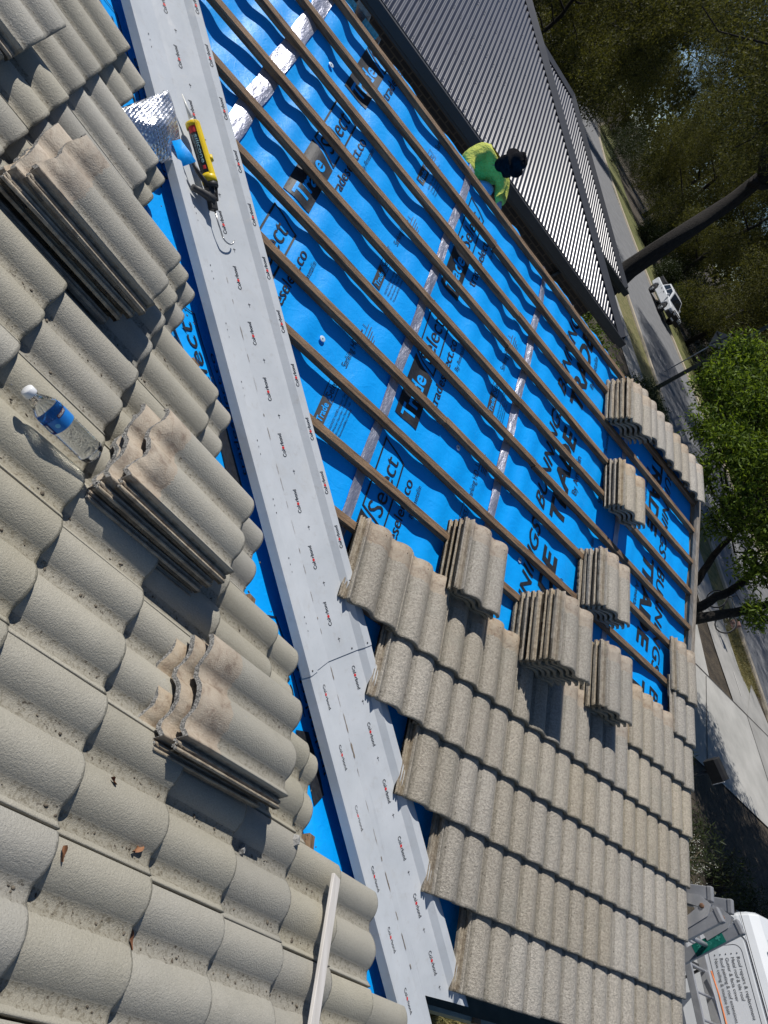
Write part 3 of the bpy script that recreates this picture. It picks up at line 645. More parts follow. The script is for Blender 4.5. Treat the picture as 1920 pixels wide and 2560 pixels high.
# old materials left on the far side of the ridge
def back(x, y, h=0.0): return Vector((x, y, RZ - (y - RY)*tt)) + nB*h
mb = MB()
pl = thing('timber_pile', 'pile of weathered grey planks lying beyond the ridge at the top edge', 'timber pile', back(-4.3, 5.2))
for i, (x, y0, y1, h, wd) in enumerate(((-4.05, 4.4, 7.2, 0.08, .13), (-3.90, 4.6, 7.0, 0.06, .12), (-4.15, 4.5, 6.6, 0.13, .12), (-3.97, 4.7, 6.8, 0.12, .10), (-4.28, 4.3, 6.3, 0.07, .13))):
    mb = MB(); mb.bar(back(x - 0.25, y0, h), back(x + 0.10, y1, h), wd, 0.03, nB); mb.build('plank', TIMBERG, pl)
for i in range(7):
    M = Matrix.Translation(back(-4.95 + 0.04*i, 5.1, 0.04 + 0.036*i)) @ Matrix(((-1, 0, 0, 0), (0, -ct, st, 0), (0, st, ct, 0), (0, 0, 0, 1)))
    put_tile(TM_F, M, f'{ORD[6-i]} tile from the top of the dark stack beyond the ridge at the top edge', 'tiles stacked beyond the ridge')

# ------------------------------------------------------------------ folding ladder at the gable
ALU = pm('dull aluminium', (0.30, 0.31, 0.335), (0.40, 0.41, 0.435), 9, 0.42, 0.35, bmp=(25, 0.06))
ALUB = pm('bright aluminium', (0.50, 0.51, 0.53), (0.62, 0.63, 0.65), 9, 0.3, 0.5)
RUB = pm('grey plastic cap', (0.20, 0.205, 0.22), (0.26, 0.265, 0.28), 20, 0.6)
GREENS = pm('green sticker', (0.0, 0.105, 0.080), (0.005, 0.17, 0.13), 40, 0.5); RUST = pm('rusty bolt', (0.10, 0.05, 0.03), (0.22, 0.12, 0.07), 60, 0.7)
WHITEI = pm('white print', (0.72, 0.74, 0.74), rough=0.5)
lad = thing('folding_ladder', 'folding aluminium ladder with a green sticker poking up past the gable edge', 'ladder', (0.27, 0.25, gz(0.25)))
ztop = 0.245
for X in (0.11, 0.43):
    mb = MB(); mb.bar((X, 0.295, ztop), (X, 1.35, gz(1.3) + 0.02), 0.03, 0.078, (0, 1, .3)); mb.build('rail', ALU, lad, bevel=0.005)
    mb = MB(); mb.bar((X, 0.155, ztop + 0.02), (X, -0.95, gz(-1) + 0.02), 0.03, 0.078, (0, 1, -.3)); rl = mb.build('rail', ALU, lad, bevel=0.005)
    for y, dz in ((0.295, 0.0), (0.155, 0.02)):
        mb = MB(); s = 1 if y > 0.2 else -1; mb.bar((X, y - 0.004*s, ztop + dz - 0.005), (X, y - 0.012*s, ztop + dz + 0.030), 0.040, 0.092, (0, 1, .3*s)); mb.build('end_cap', RUB, lad, bevel=0.008)
    for sx in (-0.019, 0.019):
        mb = MB(); mb.prism([(0.34, 0.02), (0.285, 0.20), (0.225, 0.255), (0.165, 0.215), (0.11, 0.06), (0.16, 0.04), (0.225, 0.17), (0.29, 0.03)], X + sx - 0.002, X + sx + 0.002, Matrix(((0, 0, 1, 0), (1, 0, 0, 0), (0, 1, 0, 0), (0, 0, 0, 1)))); mb.build('hinge_plate', ALUB, lad)
        mb = MB(); mb.lathe([(0.016, -0.004), (0.016, 0.004), (0.009, 0.006)], 6, Matrix.Translation((X + sx*1.25, 0.225, 0.195)) @ Matrix.Rotation(math.radians(-90), 4, 'Y')); mb.build('hinge_bolt', RUST, lad)
    if X > 0.4:
        mb = MB(); d = Vector((0, -1.105, gz(-1) + .02 - ztop - .02)).normalized(); a = Vector((X - 0.0165, 0.155, ztop + .02)) + d*0.10; n2 = Vector((0, d.z, -d.y))
        fn = lambda x, y: a + d*x + n2*y; quad(mb, 0, -0.036, 0.22, 0.036, fn, None, 0)
        add_text(mb, '+', 0.02, -0.028, 0.07, lambda x, y: fn(x, y) - Vector((0.001, 0, 0)), None, None, 1, bold=.03); add_text(mb, 'SAFE', 0.09, -0.02, 0.045, lambda x, y: fn(x, y) - Vector((0.001, 0, 0)), 0.10, None, 1)
        mb.build('sticker', [GREENS, pm('pale green print', (0.05, 0.30, 0.24), rough=.5)], lad)
for k in range(10):
    f = 0.06 + 0.1*k
    for y0, y1, z0 in ((0.295, 1.35, ztop), (0.155, -0.95, ztop + .02)):
        y = y0 + (y1-y0)*f; z = z0 + (gz(0) - z0)*f; mb = MB(); mb.tube([(0.11, y, z), (0.43, y, z)], 0.015, 8); mb.build('rung', ALU, lad)

# ------------------------------------------------------------------ things lying on the roof
def clear(name, col, rough, ior):
    m, t, b, v = base(name); b.inputs['Base Color'].default_value = (*col, 1); b.inputs['Roughness'].default_value = rough; b.inputs['IOR'].default_value = ior; b.inputs['Transmission Weight'].default_value = 1.0; return m
PET = clear('clear bottle plastic', (0.96, 0.985, 1.0), 0.09, 1.36); WATER = clear('water', (0.97, 0.99, 1.0), 0.0, 1.33)
WPL = pm('white plastic', (0.78, 0.79, 0.80), rough=0.4); BLUEL = pm('blue bottle label', (0.015, 0.16, 0.52), (0.02, 0.23, 0.62), 30, 0.35); NAVY = pm('navy print', (0.02, 0.03, 0.18), rough=0.4); MAROON = pm('maroon print', (0.06, 0.012, 0.02), rough=0.4)
pa, pb = NP(0.112, 1.735, 0.121), NP(0.092, 1.965, 0.128); ax = (pb - pa).normalized()
q = ax.to_track_quat('Z', 'X').to_matrix().to_4x4(); MBt = Matrix.Translation(pa) @ q
bot = thing('water_bottle', 'clear plastic water bottle with white cap and blue label lying on the near tiles', 'bottle', MBt)
prof = [(0.001, 0.004), (0.020, 0.002), (0.029, 0.006), (0.0315, 0.014)]
for i in range(9):
    z = 0.020 + 0.0098*i; prof += [(0.0318, z), (0.0298, z + 0.005)]
prof += [(0.0318, 0.110), (0.0315, 0.116), (0.0315, 0.146), (0.0325, 0.150), (0.0325, 0.158), (0.030, 0.170), (0.024, 0.184), (0.0155, 0.198), (0.0125, 0.204), (0.0125, 0.212)]
mb = MB(); mb.lathe(prof, 28); mb.build('bottle_body', PET, bot, M=MBt)
mb = MB(); mb.lathe([(0.0145, 0.211), (0.0155, 0.212), (0.0155, 0.226), (0.0135, 0.2285), (0.001, 0.2285)], 22); mb.build('cap', WPL, bot, M=MBt)
mb = MB(); mb.lathe([(0.0327, 0.114), (0.0327, 0.148)], 36, None, 0, False)
toc = (Vector((-4.886144, -1.152434, 1.96716)) - pa); toc = (q.to_3x3().inverted() @ toc); a0 = math.atan2(toc.y, toc.x)
def wrap(r): return lambda x, y: Vector((r*math.cos(a0 + y/r), r*math.sin(a0 + y/r), 0.131 - x))
quad(mb, -0.017, -0.040, 0.017, -0.026, wrap(0.0330), 0.005, 1); quad(mb, -0.012, -0.037, 0.010, -0.031, wrap(0.0332), 0.004, 2)
quad(mb, -0.021, 0.004, -0.012, 0.034, wrap(0.0331), 0.005, 3); add_text(mb, 'KIRKLAND', 0.0065, 0.0, 0.008, lambda x, y: wrap(0.0334)(-0.0138 - y, x), 0.025, 0.006, 2)
pts = [(0.006*math.cos(t*.5), -0.010 + 0.006*math.sin(t*.5)) for t in range(12)]; flat(mb, pts, [tuple(range(12))], wrap(0.0331), 0.004, 4)
mb.build('label_band', [BLUEL, NAVY, WHITEI, MAROON, pm('pale blue print', (0.15, 0.5, 0.75), rough=.4)], bot, M=MBt)

YEL = pm('yellow plastic', (0.72, 0.50, 0.006), (0.80, 0.58, 0.012), 12, 0.38); BLKP = pm('black plastic', (0.012, 0.012, 0.013), (0.024, 0.024, 0.025), 40, 0.5, bmp=(200, .1)); DKG = pm('worn dark handle', (0.035, 0.035, 0.036), (0.06, 0.058, 0.056), 30, 0.55)
ROD = pm('steel rod', (0.45, 0.44, 0.42), (0.55, 0.54, 0.52), 30, 0.3, 0.9); TUBEL = pm('cartridge label', (0.02, 0.022, 0.025), (0.03, 0.035, 0.04), 20, 0.35); TRANSL = pm('translucent nozzle', (0.78, 0.77, 0.70), (0.84, 0.83, 0.77), 20, 0.3)
def pan(x, y, z): return Vector((x, y, z))
g0, g1 = Vector((-4.800, 1.850, 0.690)), Vector((-4.622, 1.690, 0.636)); gax = (g1 - g0).normalized(); gup = (nF*0.6 + nN*0.4).normalized(); gup = (gup - gax*gup.dot(gax)).normalized(); gsd = gax.cross(gup)
if gsd.dot(eN) < 0: gsd = -gsd
def gp(a, s=0.0, u=0.0): return g0 + gax*a + gsd*s + gup*u
L = (g1-g0).length
gun = thing('caulking_gun', 'yellow and black caulking gun with a silicone cartridge lying in the valley flashing', 'caulking gun', gp(0.1, 0, -0.03))
mb = MB(); mb.tube([gp(0.0), gp(L)], 0.0245, 20); tb_ = mb.build('cartridge', TUBEL, gun)
mb = MB()
def cyl(r): return lambda x, y: gp(x, 0, 0) + (gsd*math.cos(y/r) + gup*math.sin(y/r))*r
add_text(mb, 'silicone', 0.055, 0.010, 0.021, cyl(0.0252), 0.115, 0.008, 0, bold=0.01); add_text(mb, 'ROOF & GUTTER', 0.055, 0.000, 0.007, cyl(0.0252), 0.10, 0.008, 0)
quad(mb, 0.010, -0.006, 0.045, 0.034, cyl(0.0251), 0.006, 1); quad(mb, 0.18, 0.008, 0.195, 0.020, cyl(0.0251), 0.006, 1); mb.build('printed_lettering', [pm('pale teal print', (0.30, 0.50, 0.52), rough=.4), RED], tb_)
mb = MB(); mb.tube([gp(-0.003), gp(0.0)], 0.024, 16); mb.tube([gp(-0.020), gp(-0.003)], [0.008, 0.013], 12); mb.tube([gp(-0.115, 0.014, 0.004), gp(-0.018)], [0.0022, 0.0085], 12); mb.build('nozzle', TRANSL, gun)
mb = MB(); mb.tube([gp(-0.002), gp(0.018)], 0.0285, 20, cap=True); mb.tube([gp(L - 0.035), gp(L - 0.022), gp(L)], [0.027, 0.031, 0.031], 20)
for an in range(-5, 6):
    a = math.pi/2 - 0.35 + an*0.16; r = 0.0268
    mb.bar(gp(0.0, -r*math.cos(a) , r*math.sin(a)), gp(L, -r*math.cos(a), r*math.sin(a)), 0.0052, 0.0035, gup)
mb.tube([gp(0.135, -0.020, 0.021), gp(0.158, -0.020, 0.021)], 0.011, 12); mb.build('cradle', YEL, gun)
mb = MB(); mb.tube([gp(L), gp(L + 0.018)], [0.030, 0.029], 18); mb.bar(gp(L + 0.01, 0.008, -0.004), gp(L + 0.105, 0.012, -0.014), 0.034, 0.026, gup); mb.bar(gp(L + .01, -0.016, 0.012), gp(L + .07, -0.010, 0.0), 0.010, 0.010, gup); mb.build('gun_frame', BLKP, gun, bevel=0.004)
mb = MB(); mb.tube([gp(L + 0.070, 0.006, -0.004), gp(L + 0.052, 0.032, -0.006), gp(L + 0.040, 0.062, -0.008), gp(L + 0.030, 0.098, -0.010)], [0.019, 0.0165, 0.0145, 0.013], 12); mb.build('grip', DKG, gun)
mb = MB(); mb.tube([gp(L + 0.020, 0.014, 0.004), gp(L - 0.005, 0.038, 0.004), gp(L - 0.035, 0.062, 0.006), gp(L - 0.062, 0.074, 0.008)], [0.010, 0.010, 0.009, 0.007], 10); mb.build('trigger', BLKP, gun)
mb = MB(); pts = [gp(L + 0.09, 0.006, -0.012), gp(L + 0.16, 0.004, -0.016), gp(L + 0.205, -0.002, -0.020)]
cc_ = gp(L + 0.205, -0.034, -0.020)
for i in range(9):
    a = i*math.pi/9; pts.append(cc_ + gsd*0.032*math.cos(a) + gax*0.030*math.sin(a))
mb.tube(pts, 0.0032, 8); mb.build('push_rod', ROD, gun)
# litter
CHIP = pm('grey tile chip', (0.25, 0.25, 0.24), (0.42, 0.41, 0.39), 90, 0.9, bmp=(70, .8)); LEAF = pm('dry brown leaf', (0.16, 0.065, 0.03), (0.28, 0.13, 0.06), 50, 0.7); TWIG = pm('dry twig', (0.08, 0.055, 0.035), (0.14, 0.10, 0.07), 50, .8)
def surf_h(y, t):
    fr = ((t - T0)/G) % 1.0; x = (y - S0) % 0.3; z = 0.0665 - 0.083*fr*G
    if x < .0225: z += roll(.815 + x/.122)
    if .046 < x < .168: z += roll((x - .046)/.122)
    if x > .196: z += roll((x - .196)/.122)
    return z
def chip(y, t, r, lab, seed):
    rnd = random.Random(seed); mb = MB(); n = 7; Mx = MN @ Matrix.Translation((y, t, surf_h(y, t) + .003))
    ring = [(r*rnd.uniform(.6, 1.2)*math.cos(i*2*math.pi/n), r*0.7*rnd.uniform(.6, 1.2)*math.sin(i*2*math.pi/n)) for i in range(n)]
    vs = [Mx @ Vector((a, b, -0.004)) for a, b in ring] + [Mx @ Vector((a*.7, b*.7, r*.7*rnd.uniform(.6, 1))) for a, b in ring]
    mb.add(vs, [tuple(range(n-1, -1, -1)), tuple(range(n, 2*n))] + [(i, (i+1) % n, n+(i+1) % n, n+i) for i in range(n)]); tag(mb.build('tile_chip', CHIP), lab, 'tile chip')
chip(-0.483, 0.735, 0.017, 'grey broken tile chip just below the stack between bottle and lath', 2); chip(-0.39, 0.525, 0.022, 'long dark broken tile chip nearer the valley than the other chip', 4)
def dry(y, t, L, rot, lab, h=None):
    h = surf_h(y, t) - .003
    Mx = MN @ Matrix.Translation((y, t, h)) @ Matrix.Rotation(rot, 4, 'Z'); mb = MB()
    mb.grid(lambda a, b: Mx @ Vector(((a - .5)*L, (b - .5)*L*0.42*math.sin(math.pi*min(.98, a + .02))**.8, 0.006 + 0.010*math.sin(a*5)*(b - .5) + 0.006*abs(b - .5)*2)), 10, 4); tag(mb.build('dry_leaf', LEAF), lab, 'dry leaf', 'dry leaves on the near tiles')
dry(-0.785, 1.085, 0.042, 0.6, 'curled brown leaf beside the lath end of the near slope'); dry(-0.62, 1.16, 0.036, 2.2, 'thin brown leaf in a pan further up the near slope'); dry(-0.70, 1.375, 0.03, 0.3, 'small brown leaf near the left edge of the photo'); dry(-0.52, 1.30, 0.022, 1.1, 'tiny brown leaf on the tiles left of the bottle stack', .09)
dry(-1.0, 0.62, 0.05, 0.2, 'brown leaf on the tiles near the pale lath and bottom edge')
rnd = random.Random(9); mb = MB()
for i in range(900):
    n = rnd.randint(-6, 3); lane = rnd.choice((0.034, 0.182)); y = S0 + 0.3*n + lane + rnd.gauss(0, .006); t = rnd.uniform(0.3, 2.2)
    if t*ct - y < 0.45: continue
    fr = ((t - T0)/G) % 1.0; h = 0.0665 - 0.083*fr*G; r = rnd.uniform(.0012, .0035) if rnd.random() < .86 else rnd.uniform(.003, .0065)
    Mx = MN @ Matrix.Translation((y, t, h)) @ Matrix.Rotation(rnd.uniform(0, 6), 4, 'Z'); mb.lathe([(r, -.001), (r*.8, r*.3), (r*.2, r*.45)], 6, Mx @ Matrix.Diagonal((rnd.uniform(.6, 1.6), rnd.uniform(.5, 1.1), 1, 1)))
tag(mb.build('roof_grit', pm('roof grit', (0.05, .04, .03), (0.2, .17, .13), 40, .9)), kind='stuff')

# ------------------------------------------------------------------ roofer crouching on the far side of the ridge
HIVIS = pm('hi-vis lime cloth', (0.46, 0.50, 0.075), (0.58, 0.62, 0.11), 7, 0.85, bmp=(13, 1.0, 0.05)); DENIM = pm('pale blue denim', (0.16, 0.28, 0.42), (0.24, 0.38, 0.54), 12, 0.9, bmp=(26, 0.4, 0.015))
BLKC = pm('black cloth', (0.005, 0.005, 0.007), (0.011, 0.011, 0.014), 14, 0.95, bmp=(22, 0.8, 0.02), spec=0.08); SKIN = pm('skin', (0.36, 0.20, 0.13), (0.42, 0.25, 0.17), 20, 0.55); GLOVE = pm('grey work glove', (0.30, 0.33, 0.38), (0.42, 0.45, 0.5), 30, 0.9)
wk = thing('person', 'roofer in lime hi-vis shirt, pale jeans and black hat crouching behind the ridge', 'person', back(-1.72, 8.45))
pel, spn, chs, nck = (-1.79, 8.92, -0.10), (-1.78, 8.86, 0.12), (-1.73, 8.66, 0.40), (-1.68, 8.47, 0.565)
shA, elA, wrA = (-1.93, 8.58, 0.47), (-2.03, 8.38, 0.30), (-1.93, 8.17, 0.27); shB, elB, wrB = (-1.50, 8.50, 0.50), (-1.37, 8.33, 0.36), (-1.405, 8.09, 0.355)
hpA, knA, ftA = (-1.90, 8.90, -0.12), (-1.90, 8.42, 0.12), (-1.90, 8.62, -0.37); hpB, knB, ftB = (-1.66, 8.90, -0.12), (-1.57, 8.30, 0.335), (-1.55, 8.40, -0.33)
hd0, hd1 = (-1.655, 8.40, 0.66), (-1.62, 8.335, 0.76)
bone('body', SKIN, [(pel, .12), (spn, .12), (chs, .13), (nck, .055), (hd0, .085), (hd1, .09), (shA, .06), (elA, .043), (wrA, .03), (shB, .06), (elB, .043), (wrB, .03), (hpA, .08), (knA, .06), (ftA, .045), (hpB, .08), (knB, .06), (ftB, .045)],
     [(0, 1), (1, 2), (2, 3), (3, 4), (4, 5), (2, 6), (6, 7), (7, 8), (2, 9), (9, 10), (10, 11), (0, 12), (12, 13), (13, 14), (0, 15), (15, 16), (16, 17)], wk)
bone('shirt', HIVIS, [(spn, (.20, .18)), (chs, (.225, .20)), ((-1.70, 8.56, 0.53), (.13, .11)), (shA, .125), (elA, .10), (wrA, .062), (shB, .115), (elB, .092), (wrB, .06), ((-1.78, 8.91, -0.02), (.17, .15))], [(0, 1), (1, 2), (1, 3), (3, 4), (4, 5), (1, 6), (6, 7), (7, 8), (0, 9)], wk, root=1)
bone('trousers', DENIM, [(pel, .17), (hpA, .115), (knA, .09), (ftA, .065), (hpB, .115), (knB, .098), (ftB, .065)], [(0, 1), (1, 2), (2, 3), (0, 4), (4, 5), (5, 6)], wk)
bone('neck_scarf', BLKC, [((-1.69, 8.50, 0.52), .085), ((-1.665, 8.42, 0.60), .10), ((-1.66, 8.36, 0.66), .095)], [(0, 1), (1, 2)], wk)
for wr, dx, nm in ((wrA, -1, 'glove'), (wrB, 1, 'glove')):
    w0 = Vector(wr); f = Vector((0.15*dx*-1, -0.85, -0.35)).normalized(); s_ = f.cross(Vector((0, 0, 1))).normalized(); js = [(w0, .030), (w0 + f*.05, (.040, .020)), (w0 + f*.085, (.038, .018))]; es = [(0, 1), (1, 2)]
    for k, (o_, ln) in enumerate(((-.028, .060), (-.010, .072), (.010, .068), (.028, .052))):
        i0 = len(js); js += [(w0 + f*.10 + s_*o_, .0095), (w0 + f*(.10 + ln*.55) + s_*o_*1.05 - Vector((0, 0, .012)), .0088), (w0 + f*(.10 + ln*.8) + s_*o_ - Vector((0, 0, .040)), .008)]; es += [(2, i0), (i0, i0+1), (i0+1, i0+2)]
    i0 = len(js); js += [(w0 + f*.05 - s_*.045*dx, .012), (w0 + f*.09 - s_*.060*dx - Vector((0, 0, .02)), .010)]; es += [(1, i0), (i0, i0+1)]
    bone(nm, GLOVE, js, es, wk)
for ft in (ftA, ftB):
    mb = MB(); p0 = Vector(ft); mb.lathe([(0.03, 0.05), (0.05, 0.0), (0.052, -0.05), (0.046, -0.06)], 14, Matrix.Translation(p0 + Vector((0, -.06, 0))) @ Matrix.Diagonal((0.9, 2.3, 1, 1))); mb.build('boot', pm('tan boot', (.2, .12, .06), (.28, .18, .1), 20, .8), wk)
# hat tilted forward over the face
hq = Vector((0.10, -0.50, 0.80)).normalized().to_track_quat('Z', 'X').to_matrix().to_4x4(); HM = Matrix.Translation((-1.605, 8.33, 0.765)) @ hq
mb = MB()
def hatp(a, b):
    an = a*2*math.pi; t = b
    prof_ = [(0.178, -0.040), (0.172, -0.022), (0.118, 0.006), (0.108, 0.022), (0.104, 0.070), (0.094, 0.100), (0.070, 0.116), (0.030, 0.121), (0.001, 0.121)]
    f = t*(len(prof_)-1); i = min(int(f), len(prof_)-2); f -= i; r = prof_[i][0]*(1-f) + prof_[i+1][0]*f; z = prof_[i][1]*(1-f) + prof_[i+1][1]*f
    wv = 0.014*math.sin(an*3 + 1)*(1 if t < .2 else 0.3) + 0.010*noise.noise(Vector((math.cos(an)*2, math.sin(an)*2, z*25)))
    return HM @ Vector((r*math.cos(an)*(1 + wv*.5), r*math.sin(an), z + wv))
mb.grid(hatp, 40, 28); mb.build('hat', BLKC, wk)
mb = MB(); mb.grid(lambda a, b: HM @ Vector(((0.125 + .02*b)*math.cos(1.2 + a*3.9), (0.125 + .02*b)*math.sin(1.2 + a*3.9), -0.01 - 0.17*b + .01*math.sin(a*19))), 26, 8); mb.build('neck_flap', BLKC, wk)

# ------------------------------------------------------------------ neighbour's house with a corrugated metal roof
def corr_mat():
    m, t, b, v = base('dark corrugated roof steel'); n = noi(t, v, 1.5, 5, 0.6)
    t.links.new(ramp(t, n, [(0.3, (0.045, 0.046, 0.060)), (0.7, (0.062, 0.063, 0.080))]), b.inputs['Base Color']); b.inputs['Roughness'].default_value = 0.21; b.inputs['Metallic'].default_value = 0.0; b.inputs['Specular IOR Level'].default_value = 0.6
    return m
CORR = corr_mat(); CAP = pm('charcoal ridge cap', (0.060, 0.062, 0.070), (0.075, 0.077, 0.085), 3, 0.42, 0.2)
nb = thing('metal_roof_house', 'dark brick neighbouring house with two wings of shiny corrugated metal roofing', 'house', (-2, 16, gz(16)))
def corrugated(xc, ye, ze, x_min, rise, name, hip_right=True):
    p_ = 0.096; n = int((xc - x_min)/p_); mb = MB(); vs = []; fs = []; per = 8
    for i in range(n*per+1):
        x = x_min + (xc - x_min)*i/(n*per); zz = 0.0148*math.sin(2*math.pi*i/per); yt = min(rise, max(0.0, xc - x - 0.05))
        for y in (-0.03, yt): vs.append(Vector((x, ye + y, ze + y*tt + zz)))
    fs = [(2*i, 2*i+2, 2*i+3, 2*i+1) for i in range(n*per)]
    mb.add(vs, fs, 0, True); return mb.build(name, CORR, nb)
def screws(xc, ye, ze, x_min, rise, name):
    mb = MB()
    for j in range(int(rise/0.9)):
        y = 0.12 + 0.9*j
        for k in range(int((xc - y - .3 - x_min)/0.192)):
            x = x_min + 0.024 + 0.192*k; mb.lathe([(.012, 0), (.008, .010)], 5, Matrix.Translation((x, ye + y, ze + y*tt + .014)))
    tag(mb.build(name, CAP, nb), kind='stuff')
def cap_strip(a, b, wd, name, mat=None):
    a, b = Vector(a), Vector(b); d = (b-a).normalized(); s = d.cross(Vector((0, 0, 1))).normalized(); mb = MB(); u = Vector((0, 0, 1))
    sec = [(-wd, -0.035), (-wd*0.25, 0.035), (0, 0.06), (wd*0.25, 0.035), (wd, -0.035)]
    mb.add([p + s*x + u*z for p in (a, b) for x, z in sec], [(i, i+1, i+6, i+5) for i in range(4)]); mb.build(name, mat or CAP, nb)
xc, ye, ze, rise = 3.76, 11.58, 0.10, 6.3
corrugated(xc, ye, ze, -9.0, rise, 'main_roof_sheeting'); screws(xc, ye, ze, -9.0, rise, 'roof_screws')
cap_strip((xc + .02, ye - .02, ze + .01), (xc - rise, ye + rise, ze + rise*tt), 0.20, 'hip_capping'); cap_strip((xc - rise, ye + rise, ze + rise*tt), (-9, ye + rise, ze + rise*tt), 0.2, 'ridge_capping')
mb = MB(); mb.add([Vector((xc, ye, ze)), Vector((xc - rise, ye + rise, ze + rise*tt)), Vector((xc - rise + .0, ye + 2*rise, ze)), Vector((xc, ye + 2*rise, ze))], [(0, 1, 2, 3)]); mb.add([Vector((-9, ye + rise, ze + rise*tt)), Vector((xc - rise, ye + rise, ze + rise*tt)), Vector((xc - rise, ye + 2*rise, ze)), Vector((-9, ye + 2*rise, ze))], [(0, 1, 2, 3)]); mb.build('rear_roof_sheeting', CORR, nb)
mb = MB(); mb.box((-2.6, ye - 0.085, ze - 0.085), (12.9, 0.12, 0.16)); mb.box((xc + 0.085, ye + 6, ze - 0.085), (0.12, 12.2, 0.16)); mb.build('gutter', CHAR, nb, bevel=0.01)
mb = MB(); mb.box((-2.6, ye - 0.005, ze - 0.10), (12.8, 0.03, 0.22)); mb.box((-2.6, ye + 0.25, ze - 0.215), (12.7, 0.52, 0.015)); mb.build('fascia', CHAR, nb)
mb = MB(); mb.box((-3.2, ye + 4.1, (ze - .22 + gz(12))/2), (12.6, 7.2, ze - .22 - gz(12))); mb.build('brick_wall', DBRICK, nb)
mb = MB(); mb.tube([(1.9, ye + .35, ze - .2), (1.9, ye + .42, ze - .5), (1.9, ye + .42, gz(12))], 0.045, 10); mb.build('downpipe', CHAR, nb)
xc2, ye2, rise2 = 6.24, 17.2, 3.9
corrugated(xc2, ye2, ze, -3.0, rise2, 'wing_roof_sheeting')
cap_strip((xc2, ye2, ze), (xc2 - rise2, ye2 + rise2, ze + rise2*tt), 0.20, 'hip_capping'); cap_strip((xc2 - rise2, ye2 + rise2, ze + rise2*tt), (-3, ye2 + rise2, ze + rise2*tt), 0.2, 'ridge_capping')
mb = MB(); mb.add([Vector((xc2, ye2, ze)), Vector((xc2 - rise2, ye2 + rise2, ze + rise2*tt)), Vector((xc2 - rise2, ye2 + 2*rise2, ze)), Vector((xc2, ye2 + 2*rise2, ze))], [(0, 1, 2, 3)]); mb.build('rear_roof_sheeting', CORR, nb)
mb = MB(); mb.box((1.7, ye2 - 0.085, ze - 0.085), (9.2, 0.12, 0.16)); mb.box((1.7, ye2 - .005, ze - .12), (9.1, .03, .26)); mb.box((xc2 + .085, ye2 + 3.9, ze - .085), (.12, 8, .16)); mb.build('gutter', CHAR, nb, bevel=0.01)
mb = MB(); mb.box((1.6, ye2 + 4.2, (ze - .22 + gz(18))/2), (8.2, 7.4, ze - .22 - gz(18))); mb.build('brick_wall', DBRICK, nb)

# ------------------------------------------------------------------ ground, road, drive
ASPH = pm('asphalt', (0.15, 0.153, 0.16), (0.20, 0.203, 0.21), 1.6, 0.85, bmp=(60, 0.3)); CONC = pm('pale concrete', (0.33, 0.325, 0.305), (0.44, 0.43, 0.405), 0.9, 0.85, bmp=(40, 0.2)); CONC2 = pm('older concrete', (0.26, 0.255, 0.24), (0.36, 0.35, 0.33), 0.8, 0.88, bmp=(40, 0.2)); KERB = pm('kerb concrete', (0.36, 0.31, 0.235), (0.46, 0.40, 0.31), 2, 0.9)
SOIL = pm('leaf litter soil', (0.028, 0.022, 0.016), (0.085, 0.066, 0.043), 2.2, 0.95, bmp=(14, 1.0, 0.05)); LAWN = pm('dry lawn', (0.10, 0.11, 0.03), (0.22, 0.19, 0.085), 3.5, 0.95, bmp=(40, 1.0, 0.03)); GREENL = pm('green verge grass', (0.085, 0.10, 0.025), (0.17, 0.165, 0.055), 0.8, 0.95, bmp=(30, 1.0, 0.03))
def slab(name, poly, dz, mat, thick=0.0, kind='structure'):
    mb = MB(); n = len(poly); top = [Vector((x, y, gz(y) + dz)) for x, y in poly]
    if thick: mb.add(top + [q - Vector((0, 0, thick)) for q in top], [tuple(range(n))] + [(i, n+i, n+(i+1) % n, (i+1) % n) for i in range(n)])
    else: mb.add(top, [tuple(range(n))])
    return tag(mb.build(name, mat), kind=kind)
slab('ground', [(-500, -600), (600, -600), (600, 900), (-500, 900)], 0.0, SOIL)
slab('lawn', [(-2.2, -14), (4.6, -14), (4.6, 1.4), (0.2, 1.4), (0.2, -0.2), (-2.2, -0.2)], 0.012, LAWN)
def road_x(y): return (21.6 + 0.0006*max(0, y - 40)**2*0.6, 32.6 + 0.0022*max(0, y - 55)**2)
ys = [-80, -40, -10, 0, 10, 20, 30, 40, 50, 60, 70, 80, 95, 110, 130, 160]
near = [(min(20.5 + 0.035*(max(y, 10) - 10), 22.5) if y < 60 else road_x(y)[0] + .3, y) for y in ys]; far = [(road_x(y)[1] - .4, y) for y in ys]
slab('road', near + far[::-1], 0.016, ASPH)
slab('kerb', [(x - .35, y) for x, y in far] + [(x + .12, y) for x, y in far[::-1]], 0.12, KERB, 0.2)
slab('kerb', [(x - .12, y) for x, y in near] + [(x + .18, y) for x, y in near[::-1]], 0.10, KERB, 0.2)
slab('far_verge', [(x + .12, y) for x, y in far] + [(x + 5.0, y) for x, y in far[::-1]], 0.11, GREENL)
slab('near_verge', [(18.75, y) for y in (9.0, 10.6, 14, 30, 60)] + [(near[8][0] - .2, 60), (near[6][0] - .12, 30), (20.42, 12.6), (19.75, 11.6), (19.6, 9)], 0.014, LAWN)
slab('footpath', [(16.75, 10.22), (16.55, 12), (16.45, 40), (16.4, 90), (18.7, 90), (18.7, 40), (18.7, 12.4), (19.6, 10.22)], 0.03, CONC2)
slab('driveway', [(0.6, 6.9), (12.4, 6.55), (16.2, 6.3), (20.4, 5.9), (20.36, 10.18), (14.9, 10.18), (15.3, 12.4), (13.0, 12.6), (12.4, 10.6), (0.6, 10.6)], 0.034, CONC)
slab('driveway', [(4.6, -14), (4.6, 1.6), (10.2, 2.6), (10.4, -14)], 0.034, ASPH)
